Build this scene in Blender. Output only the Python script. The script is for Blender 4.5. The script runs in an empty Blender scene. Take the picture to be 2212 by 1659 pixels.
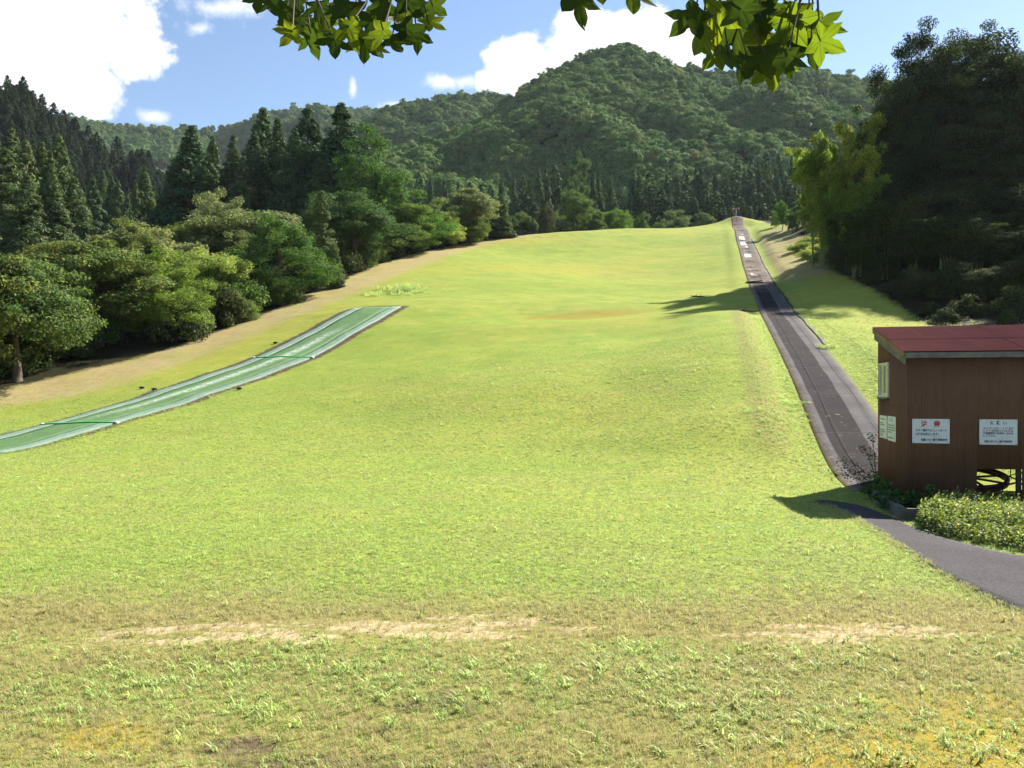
import bpy, bmesh, math, random
import numpy as np
from mathutils import Vector, Matrix

rad = math.radians
HAZE = .00006
scene = bpy.context.scene
COL = scene.collection
F, CX, V0, CZ = 1843.0, 1106.0, 840.0, 1.9     # focal length and horizon (in units of a 2212 wide picture), eye height
RNG = np.random.default_rng(7)

# ------------------------------------------------------------------ helpers
def P(u, v, d):
    return ((u - CX) / F * d, d, CZ + (V0 - v) / F * d)

def tag(o, label=None, cat=None, group=None, kind=None):
    if label: o['label'] = label
    if cat: o['category'] = cat
    if group: o['group'] = group
    if kind: o['kind'] = kind
    return o

def empty(name, loc=(0, 0, 0), rz=0.0):
    o = bpy.data.objects.new(name, None)
    o.empty_display_size = 0.2
    o.location = loc
    o.rotation_euler = (0, 0, rz)
    COL.objects.link(o)
    return o

def link(name, me, mat=None, parent=None, loc=(0, 0, 0)):
    o = bpy.data.objects.new(name, me)
    if mat is not None:
        me.materials.clear()
        me.materials.append(mat)
    o.location = loc
    COL.objects.link(o)
    if parent is not None: o.parent = parent
    return o

def mesh_np(name, verts, faces, smooth=False):
    """faces: (n,3) or (n,4) int array, or a list of such arrays"""
    if not isinstance(faces, list): faces = [faces]
    me = bpy.data.meshes.new(name)
    verts = np.asarray(verts, dtype=np.float32)
    me.vertices.add(len(verts))
    me.vertices.foreach_set('co', verts.ravel())
    loops = np.concatenate([np.asarray(f, dtype=np.int32).ravel() for f in faces])
    tot = np.concatenate([np.full(len(f), f.shape[1], dtype=np.int32) for f in faces])
    st = np.concatenate([[0], np.cumsum(tot)[:-1]]).astype(np.int32)
    me.loops.add(len(loops))
    me.loops.foreach_set('vertex_index', loops)
    me.polygons.add(len(tot))
    me.polygons.foreach_set('loop_start', st)
    me.polygons.foreach_set('loop_total', tot)
    if smooth: me.polygons.foreach_set('use_smooth', np.ones(len(tot), dtype=bool))
    me.update(calc_edges=True)
    return me

class MB:
    """collects plain shapes into one mesh"""
    def __init__(s): s.v, s.f, s.n = [], [], 0
    def add(s, v, f):
        s.v.append(np.asarray(v, float)); s.f.append([tuple(int(i) + s.n for i in q) for q in f]); s.n += len(v)
    def box(s, lo, hi):
        x0, y0, z0 = lo; x1, y1, z1 = hi
        s.add([(x0,y0,z0),(x1,y0,z0),(x1,y1,z0),(x0,y1,z0),(x0,y0,z1),(x1,y0,z1),(x1,y1,z1),(x0,y1,z1)],
              [(0,3,2,1),(4,5,6,7),(0,1,5,4),(1,2,6,5),(2,3,7,6),(3,0,4,7)])
    def tube(s, pts, radii, sides=6, cap=True):
        pts = np.asarray(pts, float); n = len(pts)
        if np.isscalar(radii): radii = [radii] * n
        t = np.gradient(pts, axis=0); t /= np.linalg.norm(t, axis=1)[:, None] + 1e-9
        ref = np.array([0, 0, 1.0]) if abs(t[0][2]) < .9 else np.array([1.0, 0, 0])
        vs = []
        a = np.arange(sides) / sides * 2 * math.pi
        for i in range(n):
            b1 = np.cross(t[i], ref); b1 /= np.linalg.norm(b1) + 1e-9
            b2 = np.cross(t[i], b1)
            vs.append(pts[i] + radii[i] * (np.cos(a)[:, None] * b1 + np.sin(a)[:, None] * b2))
        vs = np.concatenate(vs)
        fs = []
        for i in range(n - 1):
            for k in range(sides):
                k2 = (k + 1) % sides
                fs.append((i*sides+k, i*sides+k2, (i+1)*sides+k2, (i+1)*sides+k))
        if cap:
            fs.append(tuple(range(sides))); fs.append(tuple((n-1)*sides + k for k in reversed(range(sides))))
        s.add(vs, fs)
    def mesh(s, name, smooth=False):
        me = bpy.data.meshes.new(name)
        me.from_pydata(np.concatenate(s.v).tolist(), [], [q for g in s.f for q in g])
        if smooth: me.polygons.foreach_set('use_smooth', np.ones(len(me.polygons), dtype=bool))
        me.update()
        return me

def vnoise(x, y, seed=0):
    """smooth value noise in [-1,1], vectorised"""
    r = np.random.default_rng(seed + 1000); T = r.uniform(-1, 1, (256, 256))
    xi, yi = np.floor(x).astype(int), np.floor(y).astype(int)
    fx, fy = x - xi, y - yi
    fx, fy = fx*fx*(3-2*fx), fy*fy*(3-2*fy)
    g = lambda i, j: T[i % 256, j % 256]
    return (g(xi,yi)*(1-fx)+g(xi+1,yi)*fx)*(1-fy) + (g(xi,yi+1)*(1-fx)+g(xi+1,yi+1)*fx)*fy

def fbm(x, y, seed=0, octv=4):
    s, a = 0, 1.0
    for k in range(octv):
        s = s + a * vnoise(x * 2**k, y * 2**k, seed + k); a *= .5
    return s

def sstep(a, b, x):
    t = np.clip((x - a) / (b - a), 0, 1)
    return t*t*(3-2*t)

# ------------------------------------------------------------------ terrain height
TRK_D = [10, 16.7, 24.6, 30, 45, 65, 82, 110, 136, 150]
TRK_Z = [0, .0, 1.35, 2.55, 5.5, 9.6, 13.7, 21, 27.6, 31.0]
ctrl = []
for x in (-14, -7, -2, 2, 6, 12):
    for y in (-8, 0, 5, 10): ctrl.append((x, y, 0))
for d, z in zip(TRK_D[2:], TRK_Z[2:]): ctrl.append((3.5 + .24*d, d, z))
ctrl += [(7.2, 16.7, 0), (7, 15, 0), (9.5, 14, 0), (8, 18, .05), (11, 16, .1), (6.5, 13, 0), (10.5, 19.5, .45), (13, 17, .5), (16, 25, 2.3)]
# field centre and left
ctrl += [(0, 15, 0), (0, 22, .35), (0, 30, 1.95), (0, 45, 4.7), (0, 58, 7.8), (-1, 80, 12.6), (2, 105, 18.6), (-8, 20, 0), (-7, 30, .9), (-20, 14, -.1), (-24, 22, -.1)]
UVD = [(-60,972,27), (120,961,27), (169,916,31.2), (608,774,43.2), (814,665,55), (40,822,42), (540,690,58), (740,600,78), (900,545,100),
       (1040,520,118), (1140,507,126), (0,895,36), (300,828,40), (600,735,48), (800,642,64), (1000,562,92), (1250,499,135), (1360,494,142), (1500,490,148),
       (1760,562,75), (1850,610,58), (2000,690,46), (1880,760,33), (1700,507,105), (1655,491,120)]
for q in UVD: ctrl.append(P(*q))
ctrl += [(30, 55, 9.5), (38, 65, 13.5), (52, 72, 17), (34, 80, 16), (45, 105, 24), (26, 40, 5.2), (34, 30, 4), (40, 10, 1), (60, 40, 9),
         (-38, 60, 7), (-45, 100, 13), (-30, 140, 20), (-40, 40, 2), (-60, 20, 0), (-80, 100, 16), (-90, 50, 6), (10, 170, 27), (40, 172, 27.5), (20, 230, 20), (-40, 220, 18), (70, 220, 24), (80, 130, 30)]
ctrl = np.array(ctrl, float)
_c = ctrl[:, :2] / 50.0
def _phi(r2): return .5 * r2 * np.log(r2 + 1e-12)
_n = len(_c)
_K = _phi(((_c[:, None] - _c[None]) ** 2).sum(-1)) + .0006 * np.eye(_n)
_A = np.zeros((_n + 3, _n + 3)); _A[:_n, :_n] = _K
_A[:_n, _n] = 1; _A[:_n, _n+1:] = _c; _A[_n, :_n] = 1; _A[_n+1:, :_n] = _c.T
_w = np.linalg.solve(_A, np.concatenate([ctrl[:, 2], [0, 0, 0]]))
def tps(x, y):
    x = np.asarray(x, float); y = np.asarray(y, float); sh = x.shape
    p = np.stack([np.clip(x, -95, 95).ravel(), np.clip(y, -10, 235).ravel()], 1) / 50.0
    out = np.empty(len(p))
    for i in range(0, len(p), 20000):
        q = p[i:i+20000]
        out[i:i+20000] = _phi(((q[:, None] - _c[None]) ** 2).sum(-1)) @ _w[:_n] + _w[_n] + q @ _w[_n+1:]
    return np.clip(out.reshape(sh), -2, 34)

def track_x(y): return 3.5 + .24 * y
def H(x, y):
    x = np.asarray(x, float); y = np.asarray(y, float)
    z = tps(x, y)
    # gentle unevenness on the slope
    am = sstep(12, 30, y)
    z = z + am * (.08 * fbm(x/9, y/9, 3, 3) + .03 * fbm(x/1.7, y/1.7, 9, 2)) + (1-am) * .018 * fbm(x/1.1, y/1.1, 5, 3)
    # the ledge and hollow across the middle of the slope
    yy = y - .05 * x
    z = z + .14 * np.exp(-((yy-47)/2.6)**2) * np.exp(-((x-4)/13)**2) - .18 * np.exp(-((yy-52)/2.6)**2) * np.exp(-((x-4)/11)**2)
    z = z + .22 * np.exp(-((yy-72)/4)**2) * np.exp(-((x-8)/14)**2)
    # mown terraces along the upper left edge
    # lift track bench cut into the slope, with the field standing a little above it on the left
    s = x - track_x(y)
    on = sstep(15, 19, y) * (1 - sstep(152, 160, y))
    zc = tps(track_x(y), y)
    w = 1 - sstep(1.15, 2.6, np.abs(s))
    z = z * (1 - on*w) + zc * on*w
    bank = (.42 * sstep(18, 23, y) * (1 - sstep(40, 52, y)) + .12) * on
    z = z + bank * sstep(-1.25, -2.3, s) * (1 - sstep(-3, -8, s) )
    # mound by the upper end of the track
    z = z + 1.1 * np.exp(-(((x-38.6)/2.2)**2 + ((y-146)/6)**2))
    return z

def ground(u, v):
    d = np.concatenate([np.arange(3, 40, .02), np.arange(40, 180, .1)])
    x, zr = (u-CX)/F*d, CZ + (V0-v)/F*d
    below = zr <= H(x, d)
    i = int(np.argmax(below)) if below.any() else len(d)-1
    return float(x[i]), float(d[i]), float(H(x[i:i+1], d[i:i+1])[0])
def Hs(x, y): return float(H(np.array([x]), np.array([y]))[0])

def dist_poly(x, y, pts):
    """signed distance to an open polyline (positive on the left of its direction)"""
    best = np.full(x.shape, 1e9); sg = np.ones(x.shape)
    for (x0, y0), (x1, y1) in zip(pts[:-1], pts[1:]):
        dx, dy = x1-x0, y1-y0; L2 = dx*dx+dy*dy
        t = np.clip(((x-x0)*dx+(y-y0)*dy)/L2, 0, 1)
        dd = np.hypot(x-x0-t*dx, y-y0-t*dy)
        s = np.sign(dx*(y-y0)-dy*(x-x0))
        m = dd < best
        best = np.where(m, dd, best); sg = np.where(m, s, sg)
    return best * sg

# ------------------------------------------------------------------ material helpers
class NT:
    def __init__(s, mat):
        s.t = mat.node_tree; s.t.nodes.clear()
    def n(s, typ, **kw):
        nd = s.t.nodes.new(typ)
        for k, v in kw.items():
            if k.startswith('i_'):
                nd.inputs[int(k[2:]) if k[2:].isdigit() else k[2:].replace('_', ' ')].default_value = v
            else: setattr(nd, k, v)
        return nd
    def l(s, a, b): s.t.links.new(a, b)
    def val(s, x, sock):
        if hasattr(x, 'links') or hasattr(x, 'is_linked'): s.l(x, sock)
        else: sock.default_value = x
    def math(s, op, a, b=0.0, c=None, clamp=False):
        nd = s.n('ShaderNodeMath', operation=op, use_clamp=clamp)
        s.val(a, nd.inputs[0]); s.val(b, nd.inputs[1])
        if c is not None: s.val(c, nd.inputs[2])
        return nd.outputs[0]
    def mix(s, f, a, b, mode='MIX'):
        nd = s.n('ShaderNodeMix', data_type='RGBA', blend_type=mode)
        s.val(f, nd.inputs[0])
        for x, k in ((a, 6), (b, 7)):
            if isinstance(x, tuple): nd.inputs[k].default_value = (*x, 1) if len(x) == 3 else x
            else: s.l(x, nd.inputs[k])
        return nd.outputs[2]
    def noise(s, scale, detail=3, rough=.55, vec=None, dist=0.0):
        nd = s.n('ShaderNodeTexNoise', i_Scale=scale, i_Detail=detail, i_Roughness=rough, i_Distortion=dist)
        if vec is not None: s.l(vec, nd.inputs['Vector'])
        return nd.outputs['Fac']
    def step(s, x, a, b):
        nd = s.n('ShaderNodeMapRange', interpolation_type='SMOOTHSTEP')
        s.val(x, nd.inputs[0]); nd.inputs[1].default_value = a; nd.inputs[2].default_value = b
        return nd.outputs[0]
    def attr(s, name, typ='GEOMETRY'):
        return s.n('ShaderNodeAttribute', attribute_name=name, attribute_type=typ)
    def pos(s): return s.n('ShaderNodeNewGeometry').outputs['Position']
    def obj(s): return s.n('ShaderNodeTexCoord').outputs['Object']
    def scale(s, vec, xyz):
        nd = s.n('ShaderNodeVectorMath', operation='MULTIPLY'); s.l(vec, nd.inputs[0]); nd.inputs[1].default_value = xyz
        return nd.outputs[0]
    def bump(s, h, strength, dist=.02):
        nd = s.n('ShaderNodeBump', i_Strength=strength, i_Distance=dist); s.l(h, nd.inputs['Height'])
        return nd.outputs[0]
    def principled(s, color, rough=.7, spec=.3, normal=None, metal=0.0):
        p = s.n('ShaderNodeBsdfPrincipled'); o = s.n('ShaderNodeOutputMaterial')
        s.val(color if not isinstance(color, tuple) else (*color, 1), p.inputs['Base Color'])
        s.val(rough, p.inputs['Roughness']); p.inputs['Specular IOR Level'].default_value = spec
        p.inputs['Metallic'].default_value = metal
        if normal is not None: s.l(normal, p.inputs['Normal'])
        s.l(p.outputs[0], o.inputs[0])
        return p, o

def new_mat(name):
    m = bpy.data.materials.new(name); m.use_nodes = True
    return m, NT(m)

def leaf_mat(name, c1, c2, c3=None, trans=.45, tint=None, rough=.75, spec=.12, gain=1.45):
    """foliage: every leaf its own shade between c1 and c2, a few leaves c3"""
    m, t = new_mat(name)
    g = t.n('ShaderNodeNewGeometry')
    oi = t.n('ShaderNodeObjectInfo')
    r = g.outputs['Random Per Island']
    c1, c2 = tuple(x*gain for x in c1), tuple(x*gain for x in c2); c3 = c3 and tuple(x*gain for x in c3)
    col = t.mix(r, c1, c2)
    n = t.noise(.7, 2, vec=t.obj())
    col = t.mix(t.step(n, .5, .75), col, c2)
    if c3 is not None:
        col = t.mix(t.math('GREATER_THAN', t.math('FRACT', t.math('MULTIPLY', r, 37.7)), .86), col, c3)
    hs = t.n('ShaderNodeHueSaturation')
    t.l(col, hs.inputs['Color'])
    t.l(t.math('MULTIPLY_ADD', oi.outputs['Random'], .05, .475), hs.inputs['Hue'])
    t.l(t.math('MULTIPLY_ADD', oi.outputs['Random'], -.35, 1.18), hs.inputs['Value'])
    hs.inputs['Saturation'].default_value = 1.0
    mv = t.n('ShaderNodeVectorMath', operation='SCALE'); t.l(hs.outputs[0], mv.inputs[0])
    t.l(t.math('MULTIPLY_ADD', t.math('FRACT', t.math('MULTIPLY', r, 91.3)), .95, .52), mv.inputs['Scale'])
    col = mv.outputs[0]
    p = t.n('ShaderNodeBsdfPrincipled'); t.l(col, p.inputs['Base Color'])
    p.inputs['Roughness'].default_value = rough; p.inputs['Specular IOR Level'].default_value = spec
    tr = t.n('ShaderNodeBsdfTranslucent')
    t.l(t.mix(1.0, col, tint or (1.25, 1.15, .5), 'MULTIPLY'), tr.inputs['Color'])
    mx = t.n('ShaderNodeMixShader', i_Fac=trans)
    t.l(p.outputs[0], mx.inputs[1]); t.l(tr.outputs[0], mx.inputs[2])
    t.l(mx.outputs[0], t.n('ShaderNodeOutputMaterial').inputs[0])
    return m

def simple_mat(name, c, rough=.7, spec=.3, var=.25, scale=6, bump=.15, metal=0.0, c2=None):
    m, t = new_mat(name)
    v = t.obj()
    n = t.noise(scale, 5, .6, v)
    col = t.mix(t.step(n, .3, .7), tuple(x*(1-var) for x in c), c2 or tuple(min(1, x*(1+var)) for x in c))
    t.principled(col, rough, spec, t.bump(t.noise(scale*6, 4, .6, v), bump, .01), metal)
    return m

M = {}
# ------------------------------------------------------------------ lines on the ground shared by masks and things
MAT_AX = [(-18.3, 23.4), (-17.1, 27.0), (-15.86, 31.2), (-13.9, 37.2), (-11.67, 43.2), (-10.1, 49.2), (-8.71, 55.0)]
MAT_W = 3.3
_g2 = lambda u, v: ground(u, v)[:2]
TREELINE = [(-60, 12), (-38, 26), (-28.5, 36)] + [_g2(*q) for q in ((0,845), (120,818), (300,775), (430,735), (540,695), (640,650), (740,606), (820,572), (900,548), (970,532), (1040,520), (1130,509))] + [(6, 132), (14, 150)]
STRAW_LO = [(-60, 6), (-36, 22)] + [_g2(*q) for q in ((0,888), (180,858), (330,812), (480,760), (600,706), (700,668), (790,628), (880,592), (960,560), (1050,532), (1150,511))] + [(9, 132), (16, 150)]
RIGHTLINE = [(60, 12), (30, 27), (21.3, 38.5)] + [_g2(*q) for q in ((2010,704), (1950,672), (1900,640), (1850,612), (1800,590), (1772,560))] + [(31, 90), (36, 110), (40, 130), (44, 160)]
PATH_L = [_g2(*q) for q in ((1745,1086), (1800,1096), (1885,1140), (1960,1190), (2040,1245), (2120,1288), (2212,1330))] + [(5.6, 5.9), (9, 4.5)]
PATH_R = [_g2(*q) for q in ((1780,1082), (1850,1092), (1905,1112), (1960,1136), (2040,1166), (2130,1189), (2212,1206))] + [(7.9, 9.2), (12, 8.2)]

MOW = [_g2(*q) for q in ((1140, 511), (1220, 505), (1300, 500), (1400, 497))]
# ------------------------------------------------------------------ ground sheet
def grow(a, b, step, ratio):
    out, x = [], a
    while (x < b if b > a else x > b):
        x += step if b > a else -step; step *= ratio; out.append(x)
    return out
xs = np.array(sorted(set(grow(-32, -1250, .5, 1.12)) | set(np.arange(-32, 40, .28)) | set(grow(40, 1250, .5, 1.12))))
ys = np.array(sorted(set(grow(2, -200, .3, 1.2)) | set(np.arange(2, 14, .12)) | set(np.arange(14, 60, .25)) | set(np.arange(60, 165, .5)) | set(grow(165, 1250, .8, 1.12))))
GX, GY = np.meshgrid(xs, ys)
GZ = H(GX, GY)
far = sstep(200, 700, np.hypot(GX, GY))
GZ = GZ * (1-far) + 10 * far
nx, ny = len(xs), len(ys)
ii = np.arange(nx*ny).reshape(ny, nx)
quads = np.stack([ii[:-1, :-1], ii[:-1, 1:], ii[1:, 1:], ii[1:, :-1]], -1).reshape(-1, 4)
gme = mesh_np('ground', np.stack([GX, GY, GZ], -1).reshape(-1, 3), quads, smooth=True)
def fattr(me, name, arr):
    a = me.attributes.new(name, 'FLOAT', 'POINT'); a.data.foreach_set('value', np.asarray(arr, dtype=np.float32).ravel())

def masks(x, y):
    m = {}
    da = dist_poly(x, y, MAT_AX)
    along = (y - 55.5)
    m['dmat'] = np.maximum(np.abs(da) - MAT_W/2, np.maximum(y + .3*(x+8.7) - 55.3, 26.2 - y))     # distance outside the mat edge
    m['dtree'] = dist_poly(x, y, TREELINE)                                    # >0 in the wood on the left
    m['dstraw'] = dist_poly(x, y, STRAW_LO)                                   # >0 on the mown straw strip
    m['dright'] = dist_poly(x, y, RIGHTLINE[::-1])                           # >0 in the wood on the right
    s = x - track_x(y)
    m['strk'] = s
    rb = sstep(1.0, 2.5, s) * sstep(62, 69, y) * (1 - sstep(6, 10, s)) * (1 - .7*sstep(105, 120, y)*(1-sstep(2.5, 4, np.abs(s-3))))
    m['rbank'] = np.clip(rb, 0, 1)
    yb = 6.72 + .16*x*(x < 0) + .36 - .02*x*x*(x > 0)                           # the worn line crosses the view a little aslant
    m['bare'] = np.clip(np.exp(-((y-yb+.12)/.42)**2) * sstep(-4.4, -2.2, x) * (1 - sstep(-.3, 1.2, x)) + .9*np.exp(-((y-6.6)/.36)**2) * sstep(1.3, 2.4, x) * (1 - sstep(2.8, 4.0, x)) + .42*np.exp(-((y-6.65)/.35)**2), 0, 1)
    m['dryz'] = np.clip(np.exp(-((y-6.9)/.9)**2) * .62 + .62*sstep(6.6, 5.6, y) + .2*sstep(9.5, 7, y), 0, 1)
    m['soil'] = np.exp(-((y-3.95)/.5)**2 - ((x+.25)/.9)**2) + .55*(fbm(x*2.2, y*2.2, 61, 4) > .55)*(y < 6.0) + .5*np.exp(-((y-4.4)/.4)**2 - ((x+1.3)/.5)**2)
    m['moss'] = np.exp(-((y-4.1)/.7)**2) * sstep(.6, 1.8, x) + .7*np.exp(-((y-4.6)/.35)**2 - ((x+2.2)/.5)**2) + .5*np.exp(-((y-5.2)/.5)**2)*sstep(1.6, 2.6, x)
    yy = y - .05*x
    m['hollow'] = np.clip(1.5*np.exp(-((yy-51.3)/1.7)**2) * np.exp(-((x-4.0)/3.6)**2) + .7*np.exp(-((yy-53.5)/1.5)**2) * np.exp(-((x-7)/4)**2), 0, 1)
    m['trackside'] = np.exp(-((s+2.1)/.75)**2) * sstep(17, 22, y) * (1 - sstep(45, 60, y))
    dp = dist_poly(x, y, PATH_L)
    m['dpath'] = dp
    dm = dist_poly(x, y, MOW)
    m['mow'] = np.exp(-((dm+1.6)/1.5)**2) * (x > -2) * (x < 24)
    return m
MK = masks(GX, GY)
for k, v in MK.items(): fattr(gme, k, v)

m, t = new_mat('ground_turf'); M['ground'] = m
p = t.pos()
def A(n): return t.attr(n).outputs['Fac']
n_big = t.noise(.055, 3, .5, p); n_mid = t.noise(.35, 4, .6, p); n_sm = t.noise(2.6, 4, .65, p)
n_fine = t.noise(14, 4, .7, p); n_bl = t.noise(60, 3, .7, p)
streak = t.noise(1.0, 3, .6, t.scale(p, (.05, .35, .2)))
lawn = t.mix(t.step(n_mid, .32, .68), (.262, .300, .050), (.200, .268, .045))
lawn = t.mix(t.math('MULTIPLY', t.step(n_big, .42, .68), .8), lawn, (.31, .295, .052))
lawn = t.mix(t.math('MULTIPLY', t.step(streak, .5, .75), .45), lawn, (.30, .275, .07))
lawn = t.mix(t.math('MULTIPLY', t.step(n_sm, .48, .75), .35), lawn, (.175, .24, .032))
lawn = t.mix(t.math('MULTIPLY', t.step(n_fine, .5, .8), .35), lawn, (.33, .31, .075))
dry = t.mix(t.step(n_sm, .35, .65), (.220, .160, .072), (.215, .210, .052))
dry = t.mix(t.math('MULTIPLY', t.step(n_fine, .48, .70), .6), dry, (.33, .255, .135))
dry = t.mix(t.math('MULTIPLY', t.step(n_bl, .52, .68), .7), dry, (.055, .040, .022))
straw = t.mix(t.step(n_sm, .3, .72), (.30, .235, .105), (.38, .30, .145))
straw = t.mix(t.math('MULTIPLY', t.step(n_fine, .45, .75), .5), straw, (.23, .175, .072))
straw = t.mix(t.math('MULTIPLY', t.step(n_mid, .44, .66), .65), straw, (.29, .275, .075))
sand = t.mix(t.step(n_fine, .3, .7), (.36, .275, .150), (.47, .375, .225))
soil = t.mix(t.step(n_fine, .3, .7), (.060, .042, .026), (.12, .085, .055))
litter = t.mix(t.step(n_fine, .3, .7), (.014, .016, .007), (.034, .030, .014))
def br(x, amt, noise=None):   # break an edge up with noise
    return t.math('ADD', x, t.math('MULTIPLY', t.math('SUBTRACT', noise or n_sm, .5), amt))
spk = t.noise(1.1, 8, .78, p)
col_l = t.mix(t.math('MULTIPLY', t.step(spk, .50, .64), .55), lawn, (.165, .225, .038))
col_l = t.mix(t.math('MULTIPLY', t.step(spk, .47, .35), .55), col_l, (.36, .33, .095))
col = col_l
sx = t.n('ShaderNodeSeparateXYZ'); t.l(p, sx.inputs[0])
mw = t.math('ABSOLUTE', t.math('SUBTRACT', t.math('FRACT', t.math('MULTIPLY', t.math('ADD', sx.outputs[0], t.math('MULTIPLY', sx.outputs[1], .35)), .36)), .5))
col = t.mix(t.math('MULTIPLY', t.math('MULTIPLY', A('mow'), t.step(mw, .16, .06)), .75), col, (.20, .155, .065))
col = t.mix(t.math('MULTIPLY', t.step(br(A('trackside'), .9), .3, .8), .6), col, dry)
col = t.mix(t.math('MULTIPLY', t.step(br(A('hollow'), 1.0), .25, .95), .62), col, (.25, .175, .028))
col = t.mix(t.math('MULTIPLY', t.step(br(A('dryz'), .9), .25, .85), .85), col, dry)
col = t.mix(t.math('MULTIPLY', t.step(br(A('moss'), .9), .25, .75), .75), col, (.30, .215, .022))
col = t.mix(t.math('MULTIPLY', t.step(br(A('soil'), 1.0), .35, .75), .9), col, soil)
col = t.mix(t.step(br(A('bare'), 3.4, t.noise(1.5, 7, .66, t.scale(p, (1.0, 3.2, 1)))), .74, 1.12), col, sand)
rb = t.step(br(A('rbank'), .9, n_mid), .35, .75)
col = t.mix(t.math('MULTIPLY', rb, .8), col, t.mix(t.step(n_mid, .5, .7), straw, (.19, .12, .07)))
col = t.mix(t.step(br(br(A('dstraw'), 3.0, n_mid), 1.6, n_sm), -.3, 1.6), col, straw)
col = t.mix(t.step(br(A('dmat'), .5), .55, .30), col, t.mix(t.step(n_sm, .35, .65), (.085, .060, .040), (.12, .088, .062)))
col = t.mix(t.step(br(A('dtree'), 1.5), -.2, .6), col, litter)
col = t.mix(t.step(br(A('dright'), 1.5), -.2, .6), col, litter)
bh = t.math('ADD', t.math('MULTIPLY', n_fine, .6), t.math('MULTIPLY', n_bl, .5))
t.principled(col, .95, .04, t.bump(bh, .55, .035))
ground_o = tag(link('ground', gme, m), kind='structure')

# ------------------------------------------------------------------ draped ribbons (paths, mats)
def ribbon(name, left, right, mat, lift, n=None, across=9, parent=None, thick=.03):
    """a sheet between two polylines laid on the ground; UV = (0..1 across, metres along)"""
    L, R = np.array(left, float), np.array(right, float)
    def resample(Q, n):
        s = np.concatenate([[0], np.cumsum(np.hypot(*np.diff(Q, axis=0).T))]); k = np.linspace(0, s[-1], n)
        return np.stack([np.interp(k, s, Q[:, 0]), np.interp(k, s, Q[:, 1])], 1), s[-1]
    n = n or int(resample(L, 2)[1] / .4) + 2
    L, ln = resample(L, n); R, _ = resample(R, n)
    f = np.linspace(0, 1, across)
    XY = L[:, None] * (1-f)[None, :, None] + R[:, None] * f[None, :, None]
    Z = H(XY[..., 0], XY[..., 1]) + lift
    V = np.concatenate([XY, Z[..., None]], -1).reshape(-1, 3)
    idx = np.arange(n*across).reshape(n, across)
    q = np.stack([idx[:-1, :-1], idx[:-1, 1:], idx[1:, 1:], idx[1:, :-1]], -1).reshape(-1, 4)
    # skirt so that the sheet has an edge
    rim = np.concatenate([idx[0, :], idx[1:, -1], idx[-1, -2::-1], idx[-2:0:-1, 0]])
    base = len(V); V = np.concatenate([V, V[rim] - [0, 0, thick + .04]])
    k = len(rim); a = np.arange(k); b = (a+1) % k
    q = np.concatenate([q, np.stack([rim[a], base+a, base+b, rim[b]], -1)])
    me = mesh_np(name, V, q, smooth=False)
    uv = me.uv_layers.new(name='UVMap')
    UVv = np.zeros((len(V), 2)); UVv[:n*across, 0] = np.tile(f, n); UVv[:n*across, 1] = np.repeat(np.linspace(0, ln, n), across)
    UVv[base:] = UVv[rim]
    li = np.empty(len(me.loops), dtype=np.int32); me.loops.foreach_get('vertex_index', li)
    uv.data.foreach_set('uv', UVv[li].astype(np.float32).ravel())
    return link(name, me, mat, parent)

# asphalt path at the right
m, t = new_mat('asphalt'); p = t.pos()
n1, n2 = t.noise(1.2, 4, .6, p), t.noise(42, 4, .75, p)
c = t.mix(t.step(n1, .3, .7), (.058, .050, .052), (.078, .068, .070))
c = t.mix(t.math('MULTIPLY', t.step(n2, .48, .66), .7), c, (.125, .112, .112))
c = t.mix(t.math('MULTIPLY', t.step(t.noise(7, 4, .7, p), .6, .75), .4), c, (.035, .03, .03))
c = t.mix(t.math('MULTIPLY', t.step(n2, .46, .34), .5), c, (.028, .024, .025))
t.principled(c, .95, .05, t.bump(n2, .6, .012))
M['asphalt'] = m
tag(ribbon('asphalt_path', PATH_L, PATH_R, M['asphalt'], .02, across=13), kind='structure')

# lift track: concrete, a dark rubber lane and worn white patches higher up
m, t = new_mat('lift_track'); p = t.pos()
uvn = t.n('ShaderNodeTexCoord').outputs['UV']; sp = t.n('ShaderNodeSeparateXYZ'); t.l(uvn, sp.inputs[0])
ua, va = sp.outputs[0], sp.outputs[1]
n1, n2, n3 = t.noise(.9, 4, .6, p), t.noise(5, 4, .65, p), t.noise(40, 3, .7, p)
conc = t.mix(t.step(n1, .3, .7), (.088, .078, .076), (.122, .109, .105))
conc = t.mix(t.math('MULTIPLY', t.step(n3, .5, .75), .35), conc, (.11, .10, .095))
rub = t.mix(t.step(n1, .3, .7), (.024, .0185, .019), (.032, .025, .026))
uw = t.math('ADD', ua, t.math('MULTIPLY', t.math('SUBTRACT', t.noise(.5, 2, .5, p), .5), .05))
dark = t.math('MULTIPLY', t.step(uw, .155, .18), t.step(uw, .64, .615))
c = t.mix(dark, conc, rub)
# upper half: straw litter over grey boards
up = t.step(t.math('ADD', va, t.math('MULTIPLY', t.math('SUBTRACT', n1, .5), 14)), 44, 54)
c = t.mix(t.math('MULTIPLY', up, t.step(t.noise(.5, 4, .65, p), .40, .58)), c, (.19, .14, .105))
lane2 = t.math('MULTIPLY', t.step(uw, .2, .24), t.step(uw, .60, .56))
wh = t.math('MULTIPLY', t.math('MULTIPLY', lane2, t.step(va, 58, 60)), t.step(va, 108, 104))
c = t.mix(t.math('MULTIPLY', wh, t.step(t.noise(.33, 4, .6, t.scale(p, (1, .6, .3))), .50, .56)), c, (.17, .165, .155))
c = t.mix(t.math('MULTIPLY', wh, t.step(t.noise(.23, 3, .55, t.scale(p, (1.4, .8, .3))), .55, .58)), c, (.60, .58, .53))
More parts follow.
